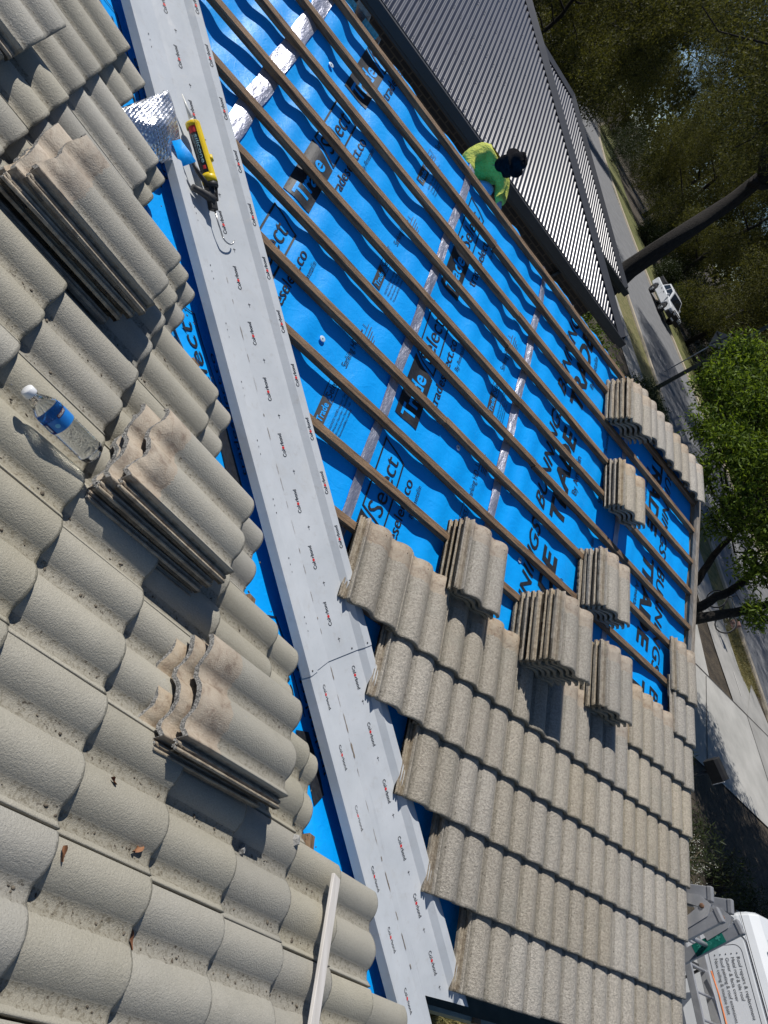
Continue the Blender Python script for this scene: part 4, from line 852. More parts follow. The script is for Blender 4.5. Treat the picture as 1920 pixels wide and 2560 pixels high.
slab('driveway_apron', [(17.75, 10.14), (19.65, 12.2), (20.38, 10.2), (20.38, 6.1), (17.9, 6.2)], 0.039, CONC2)
JNT = pm('joint line', (0.04, 0.038, 0.035), (0.09, 0.085, 0.08), 20, .9); WHT = pm('pale edge strip', (0.55, .54, .5), (.65, .63, .6), 20, .9)
for name, a, b, wd, mt in (('joint', (13.6, 10.18), (20.3, 10.2), .05, JNT), ('joint', (17.75, 6.3), (17.75, 10.2), .03, JNT), ('edge_strip', (17.82, 10.9), (17.83, 11.8), .04, WHT), ('joint', (16.6, 14), (18.7, 14), .03, JNT), ('joint', (16.6, 17.5), (18.7, 17.5), .03, JNT), ('edge_strip', (16.4, 13.3), (16.4, 15.2), .05, WHT), ('joint', (12.6, 6.7), (14.6, 10.1), .03, JNT)):
    d = Vector((b[0]-a[0], b[1]-a[1])).normalized()*wd/2; n_ = (-d.y, d.x); slab('driveway_' + name, [(a[0]-n_[0], a[1]-n_[1]), (b[0]-n_[0], b[1]-n_[1]), (b[0]+n_[0], b[1]+n_[1]), (a[0]+n_[0], a[1]+n_[1])], 0.045, mt)

# ------------------------------------------------------------------ vehicles
WPAINT = pm('white car paint', (0.70, 0.72, 0.74), (0.74, 0.76, 0.78), 2, 0.22); GLASS = pm('dark car glass', (0.012, 0.014, 0.016), rough=0.06); TYRE = pm('tyre rubber', (0.012, 0.012, 0.013), (0.022, 0.022, 0.023), 30, 0.85); RIM = pm('alloy rim', (0.32, 0.33, 0.34), (0.42, 0.43, 0.44), 9, 0.35, 0.6); CHROME = pm('polished metal', (0.62, 0.62, 0.63), (0.70, .70, .71), 4, 0.16, 0.95); LAMP = pm('headlamp glass', (0.55, 0.57, 0.6), rough=0.1); BLKT = pm('black trim', (0.014, 0.014, 0.015), (0.022, .022, .023), 9, 0.5)
SIDE = Matrix(((0, 0, 1, 0), (1, 0, 0, 0), (0, 1, 0, 0), (0, 0, 0, 1)))       # (a, b, c) -> x=c, y=a, z=b
def wheel(par, M, x, y, r, wd, out):
    Mw = M @ Matrix.Translation((x, y, r)) @ Matrix.Rotation(math.radians(90), 4, 'Y')
    w_ = thing_part('wheel', par); mb = MB(); mb.lathe([(r*.62, -wd/2), (r*.93, -wd/2), (r, -wd*.36), (r, wd*.36), (r*.93, wd/2), (r*.62, wd/2)], 28, Mw, 0, False); t_ = mb.build('tyre', TYRE, par); 
    mb = MB(); mb.lathe([(r*.64, wd*.42*out), (r*.60, wd*.30*out), (r*.58, wd*.10*out), (0.01, wd*.10*out)], 24, Mw, 1, False)
    for k in range(6):
        a = k*math.pi/3; c = Vector((math.cos(a), math.sin(a), 0)); mb.bar(Mw @ (c*r*.08 + Vector((0, 0, wd*.3*out))), Mw @ (c*r*.60 + Vector((0, 0, wd*.36*out))), r*.17, 0.02, (1, 0, 0), 0)
    mb.lathe([(r*.15, wd*.2*out), (r*.15, wd*.4*out), (0.01, wd*.42*out)], 12, Mw); mb.lathe([(r*.66, wd*.44*out), (r*.58, wd*.40*out)], 24, Mw, 0, False)
    rr = mb.build('rim', [RIM, BLKT], par); t_.parent = w_; rr.parent = w_
def thing_part(name, par):
    o = bpy.data.objects.new(name, None); C.objects.link(o); o.parent = par; MW[o.name] = MW[par.name]; return o
MC = Matrix.Translation((31.15, 52.9, gz(52.9) + 0.02))
ute = thing('parked_ute', 'white dual-cab utility with black bull bar parked across the street', 'car', MC)
mb = MB()
body = [(-2.32, .52), (-2.40, .70), (-2.36, .98), (-2.20, 1.08), (-1.0, 1.16), (2.55, 1.18), (2.62, 1.05), (2.62, .55), (2.10, .48), (2.02, .72), (1.80, .90), (1.52, .90), (1.30, .72), (1.22, .46), (-1.02, .46), (-1.10, .72), (-1.32, .90), (-1.62, .90), (-1.84, .72), (-1.92, .46)]
mb.prism(body, -.93, .93, MC @ SIDE); mb.build('body', WPAINT, ute, bevel=0.06, seg=3)
mb = MB(); cab = [(-1.15, 1.13, .86), (-0.35, 1.72, .70), (1.0, 1.74, .70), (1.30, 1.14, .86)]
vs = [MC @ Vector((sx*w_, y, z)) for y, z, w_ in cab for sx in (-1, 1)]
mb.add(vs, [(0, 1, 3, 2), (2, 3, 5, 4), (4, 5, 7, 6), (0, 2, 4, 6), (1, 7, 5, 3)]); mb.build('cabin', WPAINT, ute, bevel=0.05, seg=3)
def cabw(z): return .86 - (z - 1.13)/(1.73 - 1.13)*.16
mb = MB(); mb.add([MC @ Vector(q) for q in ((-.74, -1.09, 1.20), (.74, -1.09, 1.20), (.60, -.42, 1.69), (-.60, -.42, 1.69))], [(0, 1, 2, 3)]); mb.build('windscreen', GLASS, ute)
for sx in (-1, 1):
    for poly in ([(-.80, 1.22), (-.22, 1.62), (.28, 1.64), (.28, 1.22)], [(.36, 1.22), (.36, 1.64), (.88, 1.64), (1.10, 1.22)]):
        mb = MB(); mb.add([MC @ Vector((sx*(cabw(z) + .012), y, z)) for y, z in poly], [(0, 1, 2, 3)]); mb.build('side_window', GLASS, ute)
    mb = MB(); mb.box((sx*1.03, -.70, 1.24), (.17, .10, .20), 0, MC); mb.build('wing_mirror', WPAINT, ute, bevel=.03)
    for y in (-.02, .62): mb = MB(); mb.box((sx*.945, y + .2, 1.03), (.03, .16, .035), 0, MC); mb.build('door_handle', BLKT, ute)
    for y in (-.95, .32, 1.22): mb = MB(); mb.box((sx*.931, y, .86), (.006, .012, .56), 0, MC); mb.build('door_gap', BLKT, ute)
    mb = MB(); mb.box((sx*.90, .1, .40), (.16, 2.1, .05), 0, MC); mb.build('side_step', BLKT, ute, bevel=.02)
    mb = MB(); mb.box((sx*.66, -2.36, .88), (.36, .06, .16), 0, MC); mb.build('headlight', LAMP, ute, bevel=.03)
    for y in (-1.47, 1.66): wheel(ute, MC, sx*.80, y, .39, .27, sx)
mb = MB(); mb.box((0, -2.42, .62), (1.90, .20, .34), 0, MC); mb.box((0, -2.40, .90), (.92, .10, .30), 0, MC); mb.tube([MC @ Vector(q) for q in ((-.72, -2.50, .55), (-.62, -2.56, 1.12), (.62, -2.56, 1.12), (.72, -2.50, .55))], .04, 8); mb.tube([MC @ Vector(q) for q in ((-.3, -2.56, .6), (-.3, -2.57, 1.10))], .03, 8); mb.tube([MC @ Vector(q) for q in ((.3, -2.56, .6), (.3, -2.57, 1.10))], .03, 8); mb.build('bull_bar', BLKT, ute, bevel=.02)
mb = MB()
for x in (-.38, .38): mb.lathe([(.11, 0), (.11, .06), (.02, .075)], 14, MC @ Matrix.Translation((x, -2.60, 1.0)) @ Matrix.Rotation(math.radians(90), 4, 'X'))
mb.build('driving_lamp', LAMP, ute)
mb = MB(); mb.box((0, -2.535, .60), (.38, .01, .11), 0, MC); mb.build('number_plate', WPL, ute)
mb = MB(); mb.box((0, 1.95, 1.34), (1.7, 1.2, .34), 0, MC); mb.build('tray_cover', BLKT, ute, bevel=.05)
mb = MB()
for y in (-.2, .3, .8): mb.box((0, y, 1.79), (1.36, .05, .04), 0, MC)
mb.build('roof_rack', BLKT, ute)

MV = Matrix.Translation((7.0, 2.02, gz(1)))
van = thing('work_van', 'white tradesman van with black roofing services text on its sliding door', 'van', MV)
mb = MB(); sec = [(0.06, .42), (0.0, .55), (0.0, 1.25), (0.035, 1.62), (0.09, 1.78), (0.22, 1.88), (0.9, 1.93), (1.58, 1.88), (1.71, 1.78), (1.765, 1.62), (1.80, 1.25), (1.80, .55), (1.74, .42)]
n = len(sec); ringy = [(0.0, .90), (-.05, 1.0), (-3.6, 1.0), (-4.4, .97)]
vs = []
for y, k in ringy:
    for x, z in sec: vs.append(MV @ Vector((.9 + (x - .9)*k, y, 1.1 + (z - 1.1)*k)))
mb.add(vs, [(i*n+j, i*n+(j+1) % n, (i+1)*n+(j+1) % n, (i+1)*n+j) for i in range(3) for j in range(n)] + [tuple(range(n)), tuple(range(4*n-1, 3*n-1, -1))], 0, False)
mb.build('body', WPAINT, van, bevel=.02, seg=3)
def vsurf(y, z):
    if z < 1.25: x = 0.0
    else: x = 0.035*(z - 1.25)/.37
    return MV @ Vector((x - .003, y, z))
mb = MB()
def vline(y0, z0, y1, z1, wd=.010):
    d = Vector((y1-y0, z1-z0)).normalized()*wd/2; P = [(y0 - d.y, z0 + d.x), (y1 - d.y, z1 + d.x), (y1 + d.y, z1 - d.x), (y0 + d.y, z0 - d.x)]; mb.add([vsurf(a, b) for a, b in P], [(0, 1, 2, 3)])
def rrect(y0, y1, z0, z1, r, wd):
    pts = []
    for cy, cz, a0 in ((y1 - r, z1 - r, 0), (y0 + r, z1 - r, 90), (y0 + r, z0 + r, 180), (y1 - r, z0 + r, 270)):
        for k in range(5): a = math.radians(a0 + k*22.5); pts.append((cy + r*math.cos(a), cz + r*math.sin(a)))
    for p, q_ in zip(pts, pts[1:] + pts[:1]): vline(*p, *q_, wd)
rrect(-1.82, -.30, .38, 1.66, .12, .014); rrect(-1.70, -.42, 1.10, 1.57, .10, .006); vline(-2.9, 1.69, -.02, 1.69, .008); vline(-2.9, 1.02, -.05, 1.02, .006); vline(-1.9, .9, -3.2, .9, .016); rrect(-2.9, -1.95, .40, 1.62, .12, .012)
mb.build('door_gap', BLKT, van)
mb = MB()
for i, ln in enumerate(('Roof repairs & replacement', 'Metal roof & tile roof', 'Gutter & facia cover', 'Roof painting & roof extensions', 'New ceiling & insulate batt')):
    z = 1.475 - .078*i; fn = lambda a, b: vsurf(-.50 - a, b) - Vector((.002, 0, 0)); wd = (.74, .52, .52, .76, .66)[i]
    add_text(mb, ln, .075, z, .068, fn, wd, .2); pts = [(.03 + .009*math.cos(k*.6), z + .02 + .009*math.sin(k*.6)) for k in range(10)]; flat(mb, pts, [tuple(range(10))], fn)
mb.build('printed_lettering', pm('grey van lettering', (0.055, 0.058, 0.062), rough=.5), van)
mb = MB()
for y in (-.5, -1.6, -2.7): mb.box((.9, y, 1.955), (1.5, .05, .05), 0, MV)
mb.tube([MV @ Vector((.25, -.3, 1.99)), MV @ Vector((.25, -3.2, 1.99))], .02, 8); mb.tube([MV @ Vector((1.55, -.3, 1.99)), MV @ Vector((1.55, -3.2, 1.99))], .02, 8); mb.build('roof_rack', BLKT, van)
mb = MB(); mb.box((.30, .015, 1.45), (.44, .01, .36), 0, MV); mb.box((1.2, .015, 1.45), (.7, .01, .42), 0, MV); mb.build('rear_window', GLASS, van)
mb = MB(); mb.box((.05, .01, .95), (.09, .03, .34), 0, MV); mb.build('tail_light', RED, van)
for y in (-.75, -3.4):
    for x, o_ in ((.10, -1), (1.70, 1)): wheel(van, MV, x, y, .33, .22, o_)
# long ladder on trestles alongside the van
zl = -2.43
el = thing('extension_ladder', 'long aluminium extension ladder lying on trestles beside the white van', 'ladder', (6.4, 0.0, gz(0)))
for X, mt, hh in ((6.66, ALUB, .13), (6.06, ALU, .10)):
    mb = MB(); mb.box((X, -.35, zl + (.10 if X > 6.5 else 0.12)), (.045, 4.2, hh)); mb.build('rail', mt, el, bevel=.008)
for k in range(13):
    y = 1.55 - .31*k; mb = MB(); mb.tube([(6.04, y, zl + .12), (6.68, y, zl + .10)], .019, 10); mb.build('rung', ALU, el)
for y in (1.3, -1.9):
    tr = thing('trestle', 'steel trestle under the long ladder, ' + ('nearer end' if y < 0 else 'far end'), 'trestle', (6.43, y, gz(y))); mb = MB()
    mb.bar((6.0, y, zl + .02), (6.85, y, zl + .02), .06, .06)
    for x in (6.05, 6.8):
        for dy in (-.3, .3): mb.bar((x, y, zl), (x, y + dy, gz(y)), .03, .03, (1, 0, 0))
    mb.build('frame', CHAR, tr)
ORANGE = pm('orange cord', (0.62, 0.17, 0.05), (0.72, .25, .10), 30, .6)
mb = MB(); mb.tube([(6.58, 1.22, zl + .22), (6.60, .95, zl + .24), (6.62, .62, zl + .24), (6.56, .56, zl + .2), (6.40, .52, zl + .16), (6.34, .50, zl - .1)], .012, 8); tag(mb.build('cord', ORANGE), 'orange cord looped over the long ladder beside the van', 'cord')

# ------------------------------------------------------------------ street things
def bicycle(M, label):
    b = thing('bicycle', label, 'bicycle', M); R = .345
    for y, nm in ((0, 'wheel'), (1.05, 'wheel')):
        w_ = thing_part('wheel', b); Mw = M @ Matrix.Translation((0, y, R)) @ Matrix.Rotation(math.radians(90), 4, 'Y')
        mb = MB(); mb.tube([Mw @ Vector((R*math.cos(a*math.pi/16), R*math.sin(a*math.pi/16), 0)) for a in range(33)], .022, 8); o = mb.build('tyre', TYRE, b); o.parent = w_
        mb = MB(); mb.tube([Mw @ Vector(((R-.03)*math.cos(a*math.pi/16), (R-.03)*math.sin(a*math.pi/16), 0)) for a in range(33)], .010, 6)
        for k in range(14): a = k*2*math.pi/14; mb.tube([Mw @ Vector((.02*math.cos(a+.5), .02*math.sin(a+.5), .02*(-1)**k)), Mw @ Vector(((R-.03)*math.cos(a), (R-.03)*math.sin(a), 0))], .0018, 4)
        mb.tube([Mw @ Vector((0, 0, -.05)), Mw @ Vector((0, 0, .05))], .02, 8); o = mb.build('rim', RIM, b); o.parent = w_
    P = lambda y, z, x=0: M @ Vector((x, y, z)); mb = MB()
    bb, hd, hl, se = (.44, .30), (.95, .82), (.97, .70), (.30, .80)
    for a, c, r in ((bb, hl, .022), (se, hd, .018), (bb, se, .018), (hl, (1.05, R), .016), (hl, hd, .022)): mb.tube([P(*a), P(*c)], r, 8)
    for x in (-.05, .05): mb.tube([P(*bb, x), P(0, R, x)], .009, 6); mb.tube([P(.32, .72, x*.5), P(0, R, x)], .009, 6)
    mb.build('frame', BLKT, b)
    mb = MB(); mb.lathe([(.085, -.01), (.085, .01)], 20, M @ Matrix.Translation((.06, .44, .30)) @ Matrix.Rotation(math.radians(90), 4, 'Y')); mb.bar(P(.44, .30, .08), P(.58, .20, .08), .03, .014); mb.bar(P(.44, .30, -.08), P(.30, .40, -.08), .03, .014); mb.box((.14, .58, .20), (.10, .08, .02), 0, M); mb.box((-.14, .30, .40), (.10, .08, .02), 0, M); mb.build('crankset', RIM, b)
    mb = MB(); mb.tube([P(.27, .93), P(.22, .95)], .055, 10); mb.tube([P(.22, .95), P(.05 + .2, .95), P(.42, .945)], [.07, .05, .025], 10); mb.tube([P(.285, .80), P(.255, .94)], .014, 8); mb.build('saddle', BLKT, b)
    mb = MB(); mb.tube([P(.95, .82), P(.94, .98), P(.99, 1.0, -.02)], .015, 8); mb.tube([P(.92, 1.02, -.31), P(.99, 1.0, -.1), P(.99, 1.0, .1), P(.92, 1.02, .31)], .014, 8); mb.build('handlebar', BLKT, b)
    mb = MB(); mb.box((.13, -.02, .62), (.14, .30, .30), 0, M); mb.build('pannier_bag', pm('dusty brown bag', (.16, .09, .075), (.24, .14, .115), 20, .8), b, bevel=.03); return b
bicycle(Matrix.Translation((17.32, 13.30, gz(13.5) + .045)) @ Matrix.Rotation(math.radians(6), 4, 'Y') @ Matrix.Rotation(math.radians(2), 4, 'Z'), 'black bicycle standing on the footpath behind the dark tree trunks')
pole = thing('street_pole', 'slim dark street pole rising from the near edge of the road', 'pole', (19.19, 28.74, gz(28.7)))
mb = MB(); mb.tube([(19.19, 28.74, gz(28.7) - .05), (19.19, 28.74, 4.9)], [.115, .075], 12); mb.build('shaft', pm('dark green grey pole', (.055, .06, .05), (.08, .085, .07), 6, .6), pole)
mb = MB(); mb.lathe([(.17, 0), (.17, .03), (.13, .05)], 12, Matrix.Translation((19.19, 28.74, gz(28.7)))); mb.tube([(19.19, 28.74, 4.85), (19.9, 28.6, 5.2), (20.9, 28.5, 5.25)], .04, 8); mb.build('bracket_arm', CHAR, pole)
mb = MB(); mb.box((21.2, 28.45, 5.25), (.7, .22, .1)); mb.build('lamp_head', RUB, pole, bevel=.04)
sg = thing('road_sign', 'grey back of a diamond road sign among the trees over the street', 'sign', (24.6, 36.5, gz(36.5)))
mb = MB(); mb.tube([(24.6, 36.5, gz(36.5)), (24.6, 36.5, 1.5)], .035, 10); mb.build('post', ALU, sg)
Ms = Matrix.Translation((24.58, 36.46, .80)) @ Matrix.Rotation(math.radians(-58), 4, 'Z') @ Matrix.Rotation(math.radians(90), 4, 'X') @ Matrix.Rotation(math.radians(36), 4, 'Z')
mb = MB(); mb.box((0, 0, 0), (.92, .92, .012), 0, Ms); mb.build('sign_plate', pm('sign back grey', (.16, .165, .19), (.21, .215, .24), 4, .55), sg, bevel=.003)
mb = MB(); mb.box((0, 0, .03), (.10, 1.1, .04), 0, Ms @ Matrix.Rotation(math.radians(45), 4, 'Z')); mb.box((0, 0, .026), (.05, 1.0, .03), 0, Ms @ Matrix.Rotation(math.radians(-45), 4, 'Z')); mb.build('sign_brace', BLKT, sg)
lb = thing('letterbox', 'dark letterbox with a pale front plate on a thin post beside the drive', 'letterbox', (9.8, 5.28, gz(6)))
Ml = Matrix.Translation((9.8, 5.28, gz(6) + 1.0)) @ Matrix.Rotation(math.radians(32), 4, 'Z')
mb = MB(); mb.tube([(9.8, 5.28, gz(6)), (9.8, 5.28, gz(6) + 1.0)], .03, 8); mb.build('post', CHAR, lb)
mb = MB(); mb.prism([(-.13, -.12), (.13, -.12), (.13, .10), (.09, .17), (0, .20), (-.09, .17), (-.13, .10)], -.22, .22, Ml @ Matrix(((1, 0, 0, 0), (0, 0, 1, 0), (0, 1, 0, 0), (0, 0, 0, 1)))); mb.build('letterbox_body', BLKT, lb, bevel=.01)
mb = MB(); mb.box((-.02, -.235, .0), (.25, .012, .24), 0, Ml); mb.build('front_plate', pm('pale plate', (.45, .47, .50), rough=.5), lb)

# ------------------------------------------------------------------ vegetation
def leaf_mat(name, a, b, trans, rough=0.5):
    m, t, bs, v = base(name); oi = noi(t, v, 1.3, 3, .6); geo = _n(t, 'ShaderNodeNewGeometry'); k = mth(t, 'MULTIPLY_ADD', geo.outputs['Random Per Island'], .75, mth(t, 'MULTIPLY', oi, .4))
    col = ramp(t, k, [(.2, a), (.85, b)]); t.links.new(col, bs.inputs['Base Color']); bs.inputs['Roughness'].default_value = rough; bs.inputs['Specular IOR Level'].default_value = .22
    tr = _n(t, 'ShaderNodeBsdfTranslucent'); t.links.new(mixc(t, 1.0, col, (1.3, 1.25, .6), 'MULTIPLY'), tr.inputs[0]); mx = _n(t, 'ShaderNodeMixShader'); mx.inputs[0].default_value = trans
    t.links.new(bs.outputs[0], mx.inputs[1]); t.links.new(tr.outputs[0], mx.inputs[2]); t.links.new(mx.outputs[0], t.nodes['Material Output'].inputs[0]); return m
GUM = leaf_mat('gum foliage', (0.014, 0.018, 0.007), (0.135, 0.138, 0.040), .34, .7); ELM = leaf_mat('fresh green foliage', (0.016, 0.036, 0.007), (0.19, 0.275, 0.040), .42, .6); SHR = leaf_mat('dark shrub foliage', (0.014, 0.022, 0.008), (0.045, 0.062, 0.020), .2); LIME = leaf_mat('green shrub foliage', (0.05, .085, .015), (.11, .16, .03), .35)  # LIME is a paler green than SHR
BARK = pm('dark bark', (0.010, 0.008, 0.007), (0.032, 0.026, 0.021), 5, .95, bmp=(12, 1.0, .05), stretch=(3, 3, .6)); BARKP = pm('pale gum bark', (0.07, 0.06, 0.05), (0.20, 0.175, 0.145), 2, .9, bmp=(8, .6, .04), stretch=(2, 2, .5))
def leaves(name, par, mat, blobs, per, L, W, seed, sprig=4, droop=.9, shell=.55):
    """many small leaves spread through the clumps of a crown"""
    rnd = random.Random(seed); vs = []; fs = []; inv = MW[par.name].inverted()
    for (c, r, wt) in blobs:
        c = Vector(c); r3 = r if isinstance(r, tuple) else (r, r, r)
        for _ in range(int(per*wt)):
            while True:
                d = Vector((rnd.uniform(-1, 1), rnd.uniform(-1, 1), rnd.uniform(-1, 1)))
                if .01 < d.length < 1: break
            d = d.normalized()*(shell + (1 - shell)*rnd.random()**.6 if rnd.random() < .75 else rnd.random())
            d *= 1 + .35*noise.noise(Vector((d.x*2.2 + c.x, d.y*2.2 + c.y, d.z*2.2 + c.z)))
            p0 = c + Vector((d.x*r3[0], d.y*r3[1], d.z*r3[2]))
            for k in range(sprig):
                p = p0 + Vector((rnd.gauss(0, L*.7), rnd.gauss(0, L*.7), rnd.gauss(0, L*.6)))
                ax = Vector((rnd.gauss(0, 1), rnd.gauss(0, 1), rnd.gauss(0, 1) - droop)).normalized(); sd = ax.cross(Vector((rnd.gauss(0, 1), rnd.gauss(0, 1), rnd.gauss(0, 1)))).normalized()
                l = L*rnd.uniform(.6, 1.35); w_ = W*rnd.uniform(.7, 1.3); n_ = len(vs)
                vs += [p, p + ax*l*.5 + sd*w_*.5, p + ax*l, p + ax*l*.5 - sd*w_*.5]; fs.append((n_, n_+1, n_+2, n_+3))
    me = bpy.data.meshes.new(name); me.from_pydata([tuple(inv @ q) for q in vs], [], fs); me.materials.append(mat); o = bpy.data.objects.new(name, me); C.objects.link(o); o.parent = par; MW[o.name] = MW[par.name]; return o
def limb(mb, a, b, r0, r1, rnd, n=6, bend=.06):
    a, b = Vector(a), Vector(b); L = (b-a).length; pts = []; rr = []
    for i in range(n+1):
        f = i/n; q = a.lerp(b, f) + Vector((rnd.gauss(0, 1), rnd.gauss(0, 1), rnd.gauss(0, .5)))*L*bend*math.sin(math.pi*f); pts.append(q); rr.append(r0 + (r1-r0)*f**.8)
    mb.tube(pts, rr, 8)
def gum(name, label, x, y, h, cr, seed, mat=None, bark=None, per=800, L=.22, W=.06, low=.28, group='tall trees across the street', trunk_r=None, lean=(0, 0), nb_=13, sprig=5, shade_clumps=()):
    rnd = random.Random(seed); z0 = gz(y); o = thing(name, label, 'tree', (x, y, z0), group); mb = MB(); tr = trunk_r or .03*h*.55
    top = Vector((x + lean[0], y + lean[1], z0 + h*.62)); limb(mb, (x, y, z0 - .2), top, tr, tr*.45, rnd, 8, .02); blobs = []
    for i in range(nb_):
        a = rnd.uniform(0, 2*math.pi); f = rnd.random(); zz = z0 + h*(low + (1 - low - .07)*((i + .5)/nb_)); rad = cr*(.35 + .65*rnd.random())*(1 - .45*abs((zz - z0)/h - .55))
        c = Vector((x + lean[0]*(zz - z0)/(h*.62) + rad*math.cos(a), y + lean[1]*(zz - z0)/(h*.62) + rad*math.sin(a), zz)); r = cr*rnd.uniform(.30, .50); blobs.append((c, (r, r, r*.8), (r/2.0)**2))
        s0 = Vector((x, y, z0)).lerp(top, min(1, max(.35, ((zz - z0)/h - .1)/.62))); limb(mb, s0, c, tr*.34, tr*.05, rnd, 6, .08)
        for _ in range(3): limb(mb, s0.lerp(c, rnd.uniform(.5, .8)), c + Vector((rnd.gauss(0, r*.6), rnd.gauss(0, r*.6), rnd.gauss(0, r*.5))), tr*.12, tr*.03, rnd, 4, .1)
    for c, r in shade_clumps:
        c = Vector(c); blobs.append((c, (r, r, r*.7), 2.2*(r/2.0)**2)); limb(mb, top, c, tr*.3, tr*.05, rnd, 6, .05)
    mb.build('trunk', bark or BARK, o); leaves('crown', o, mat or GUM, blobs, per, L, W, seed, sprig); return o
gum('gum_tree', 'tall gum tree directly behind the parked white utility', 37.5, 55, 17, 6.5, 1, low=.12)
gum('gum_tree', 'tall gum tree over the green verge beyond the utility', 39, 68, 18, 7, 2, low=.15)
gum('gum_tree', 'spreading gum tree beyond the shiny lower roof wing', 41, 84, 21, 8.5, 3, low=.14)
gum('gum_tree', 'gum tree where the street curves out of sight', 50, 104, 24, 10, 4, low=.1)
gum('gum_tree', 'gum tree furthest along the street, small and hazy dark', 40, 128, 25, 11, 5, low=.06)
gum('gum_tree', 'dense gum tree over the far corner of the metal roof', 22, 98, 24, 9, 6, low=.05)
gum('gum_tree', 'gum tree behind the ridge of the metal roof', 13.5, 62, 14.5, 6.0, 7, low=.10)
gum('gum_tree', 'olive gum tree at the top edge beside the metal roof', 8, 52, 12, 5.5, 8, low=.08)
gum('gum_tree', 'gum tree behind the grey diamond road sign', 38, 43, 15, 6, 9, low=.08)
gum('gum_tree', 'gum tree right of the diamond road sign, deep in shade', 37.5, 33, 14, 6, 10, low=.08)
gum('gum_tree', 'old gum with a thick black leaning trunk rising past the shiny lower roof wing', 11.1, 25.5, 18, 7.5, 12, low=.52, trunk_r=.50, lean=(1.2, 4.0), per=1150, L=.13, W=.04, nb_=15, shade_clumps=(((13.5, 33, 8.5), 3.0), ((16.5, 38, 9.5), 3.2), ((19, 44, 10.5), 3.2), ((12.5, 41, 9.5), 3.0), ((17.5, 31, 8.5), 2.8), ((15, 26, 8), 2.6), ((20, 50, 11.5), 3.2), ((21.5, 37, 11), 3.0), ((22.5, 43.5, 12), 3.0)))  # additional crown clumps, mostly out of view, widen it to shade the road
gum('gum_tree', 'gum tree across the street behind the leafy green tree', 38, 22, 15, 6.5, 13, low=.08)
gum('gum_tree', 'gum tree further back between the two tallest gums', 52, 70, 22, 9, 14, low=.1)
gum('gum_tree', 'gum tree further back beyond the road sign', 54, 48, 20, 9, 15, low=.08)
for i, (x, y, r, h, lab, mt) in enumerate(((36.3, 47.2, 1.6, 2.2, 'dark rounded shrub beside the front of the white utility', SHR), (35.8, 58.5, 1.5, 2.0, 'olive shrub behind the tray of the white utility', LIME), (36.6, 64, 1.8, 2.4, 'shrub on the verge under the tall gums', SHR), (38.2, 76, 2.2, 2.6, 'wide dark shrub further along the verge', SHR), (36.2, 40.5, 1.8, 2.4, 'dark shrub under the diamond road sign', SHR), (36, 36, 1.7, 2.2, 'dark shrub right of the road sign', SHR), (5.1, 14.1, 1.0, 3.5, 'leafy green shrub against the neighbour gutter', LIME), (5.95, 13.3, .75, 3.0, 'smaller green shrub at the corner of the metal roof', LIME), (17, 70, 3, 4, 'mass of bush beyond the metal roof wing', SHR), (37.5, 50.5, 2.4, 4.2, 'tall dark bush behind the white utility', SHR), (38.5, 56.5, 2.6, 4.5, 'tallest dark bush behind the utility tray', SHR), (39, 62, 2.6, 4.2, 'broad dark bush under the second gum', SHR), (40, 69, 3, 4.5, 'broad bush under the gum over the green verge', SHR), (41, 78, 3.2, 5, 'bush thicket before the curve of the street', SHR), (38, 44, 2.4, 4.2, 'tall bush behind the road sign', SHR), (38, 38, 2.6, 4.4, 'tall bush right of the road sign', SHR), (38, 31, 2.6, 4, 'tall bush behind the leafy green tree', SHR), (45, 90, 4, 6, 'bush thicket at the curve of the street', SHR), (40, 104, 4.5, 7, 'far bush thicket closing the street', SHR), (7.0, 15.2, .9, 2.4, 'green shrub just outside the corner of the metal roof', LIME), (7.2, 12.4, .8, 2.2, 'green shrub behind the ridge tiles', LIME), (12.2, 17.5, 1.2, 1.3, 'low dark bush between metal roof and footpath', SHR), (13.8, 21, 1.3, 1.4, 'low dark bush beside the footpath', SHR))):
    o = thing('shrub', lab, 'shrub', (x, y, gz(y)), 'shrubs and bushes along the street'); rnd = random.Random(40+i); mb = MB()
    for k in range(7): limb(mb, (x, y, gz(y)), (x + rnd.gauss(0, r*.5), y + rnd.gauss(0, r*.5), gz(y) + h*.7), .03, .008, rnd, 4)
    mb.build('stem', BARK, o); leaves('foliage', o, mt, [((x + rnd.gauss(0, r*.4), y + rnd.gauss(0, r*.4), gz(y) + h*rnd.uniform(.25, .75)), r*.6, 1 + r*.25) for _ in range(7)], 260 if y > 30 else 300, .14 if y > 30 else .09, .06 if y > 30 else .035, 60+i, 4)
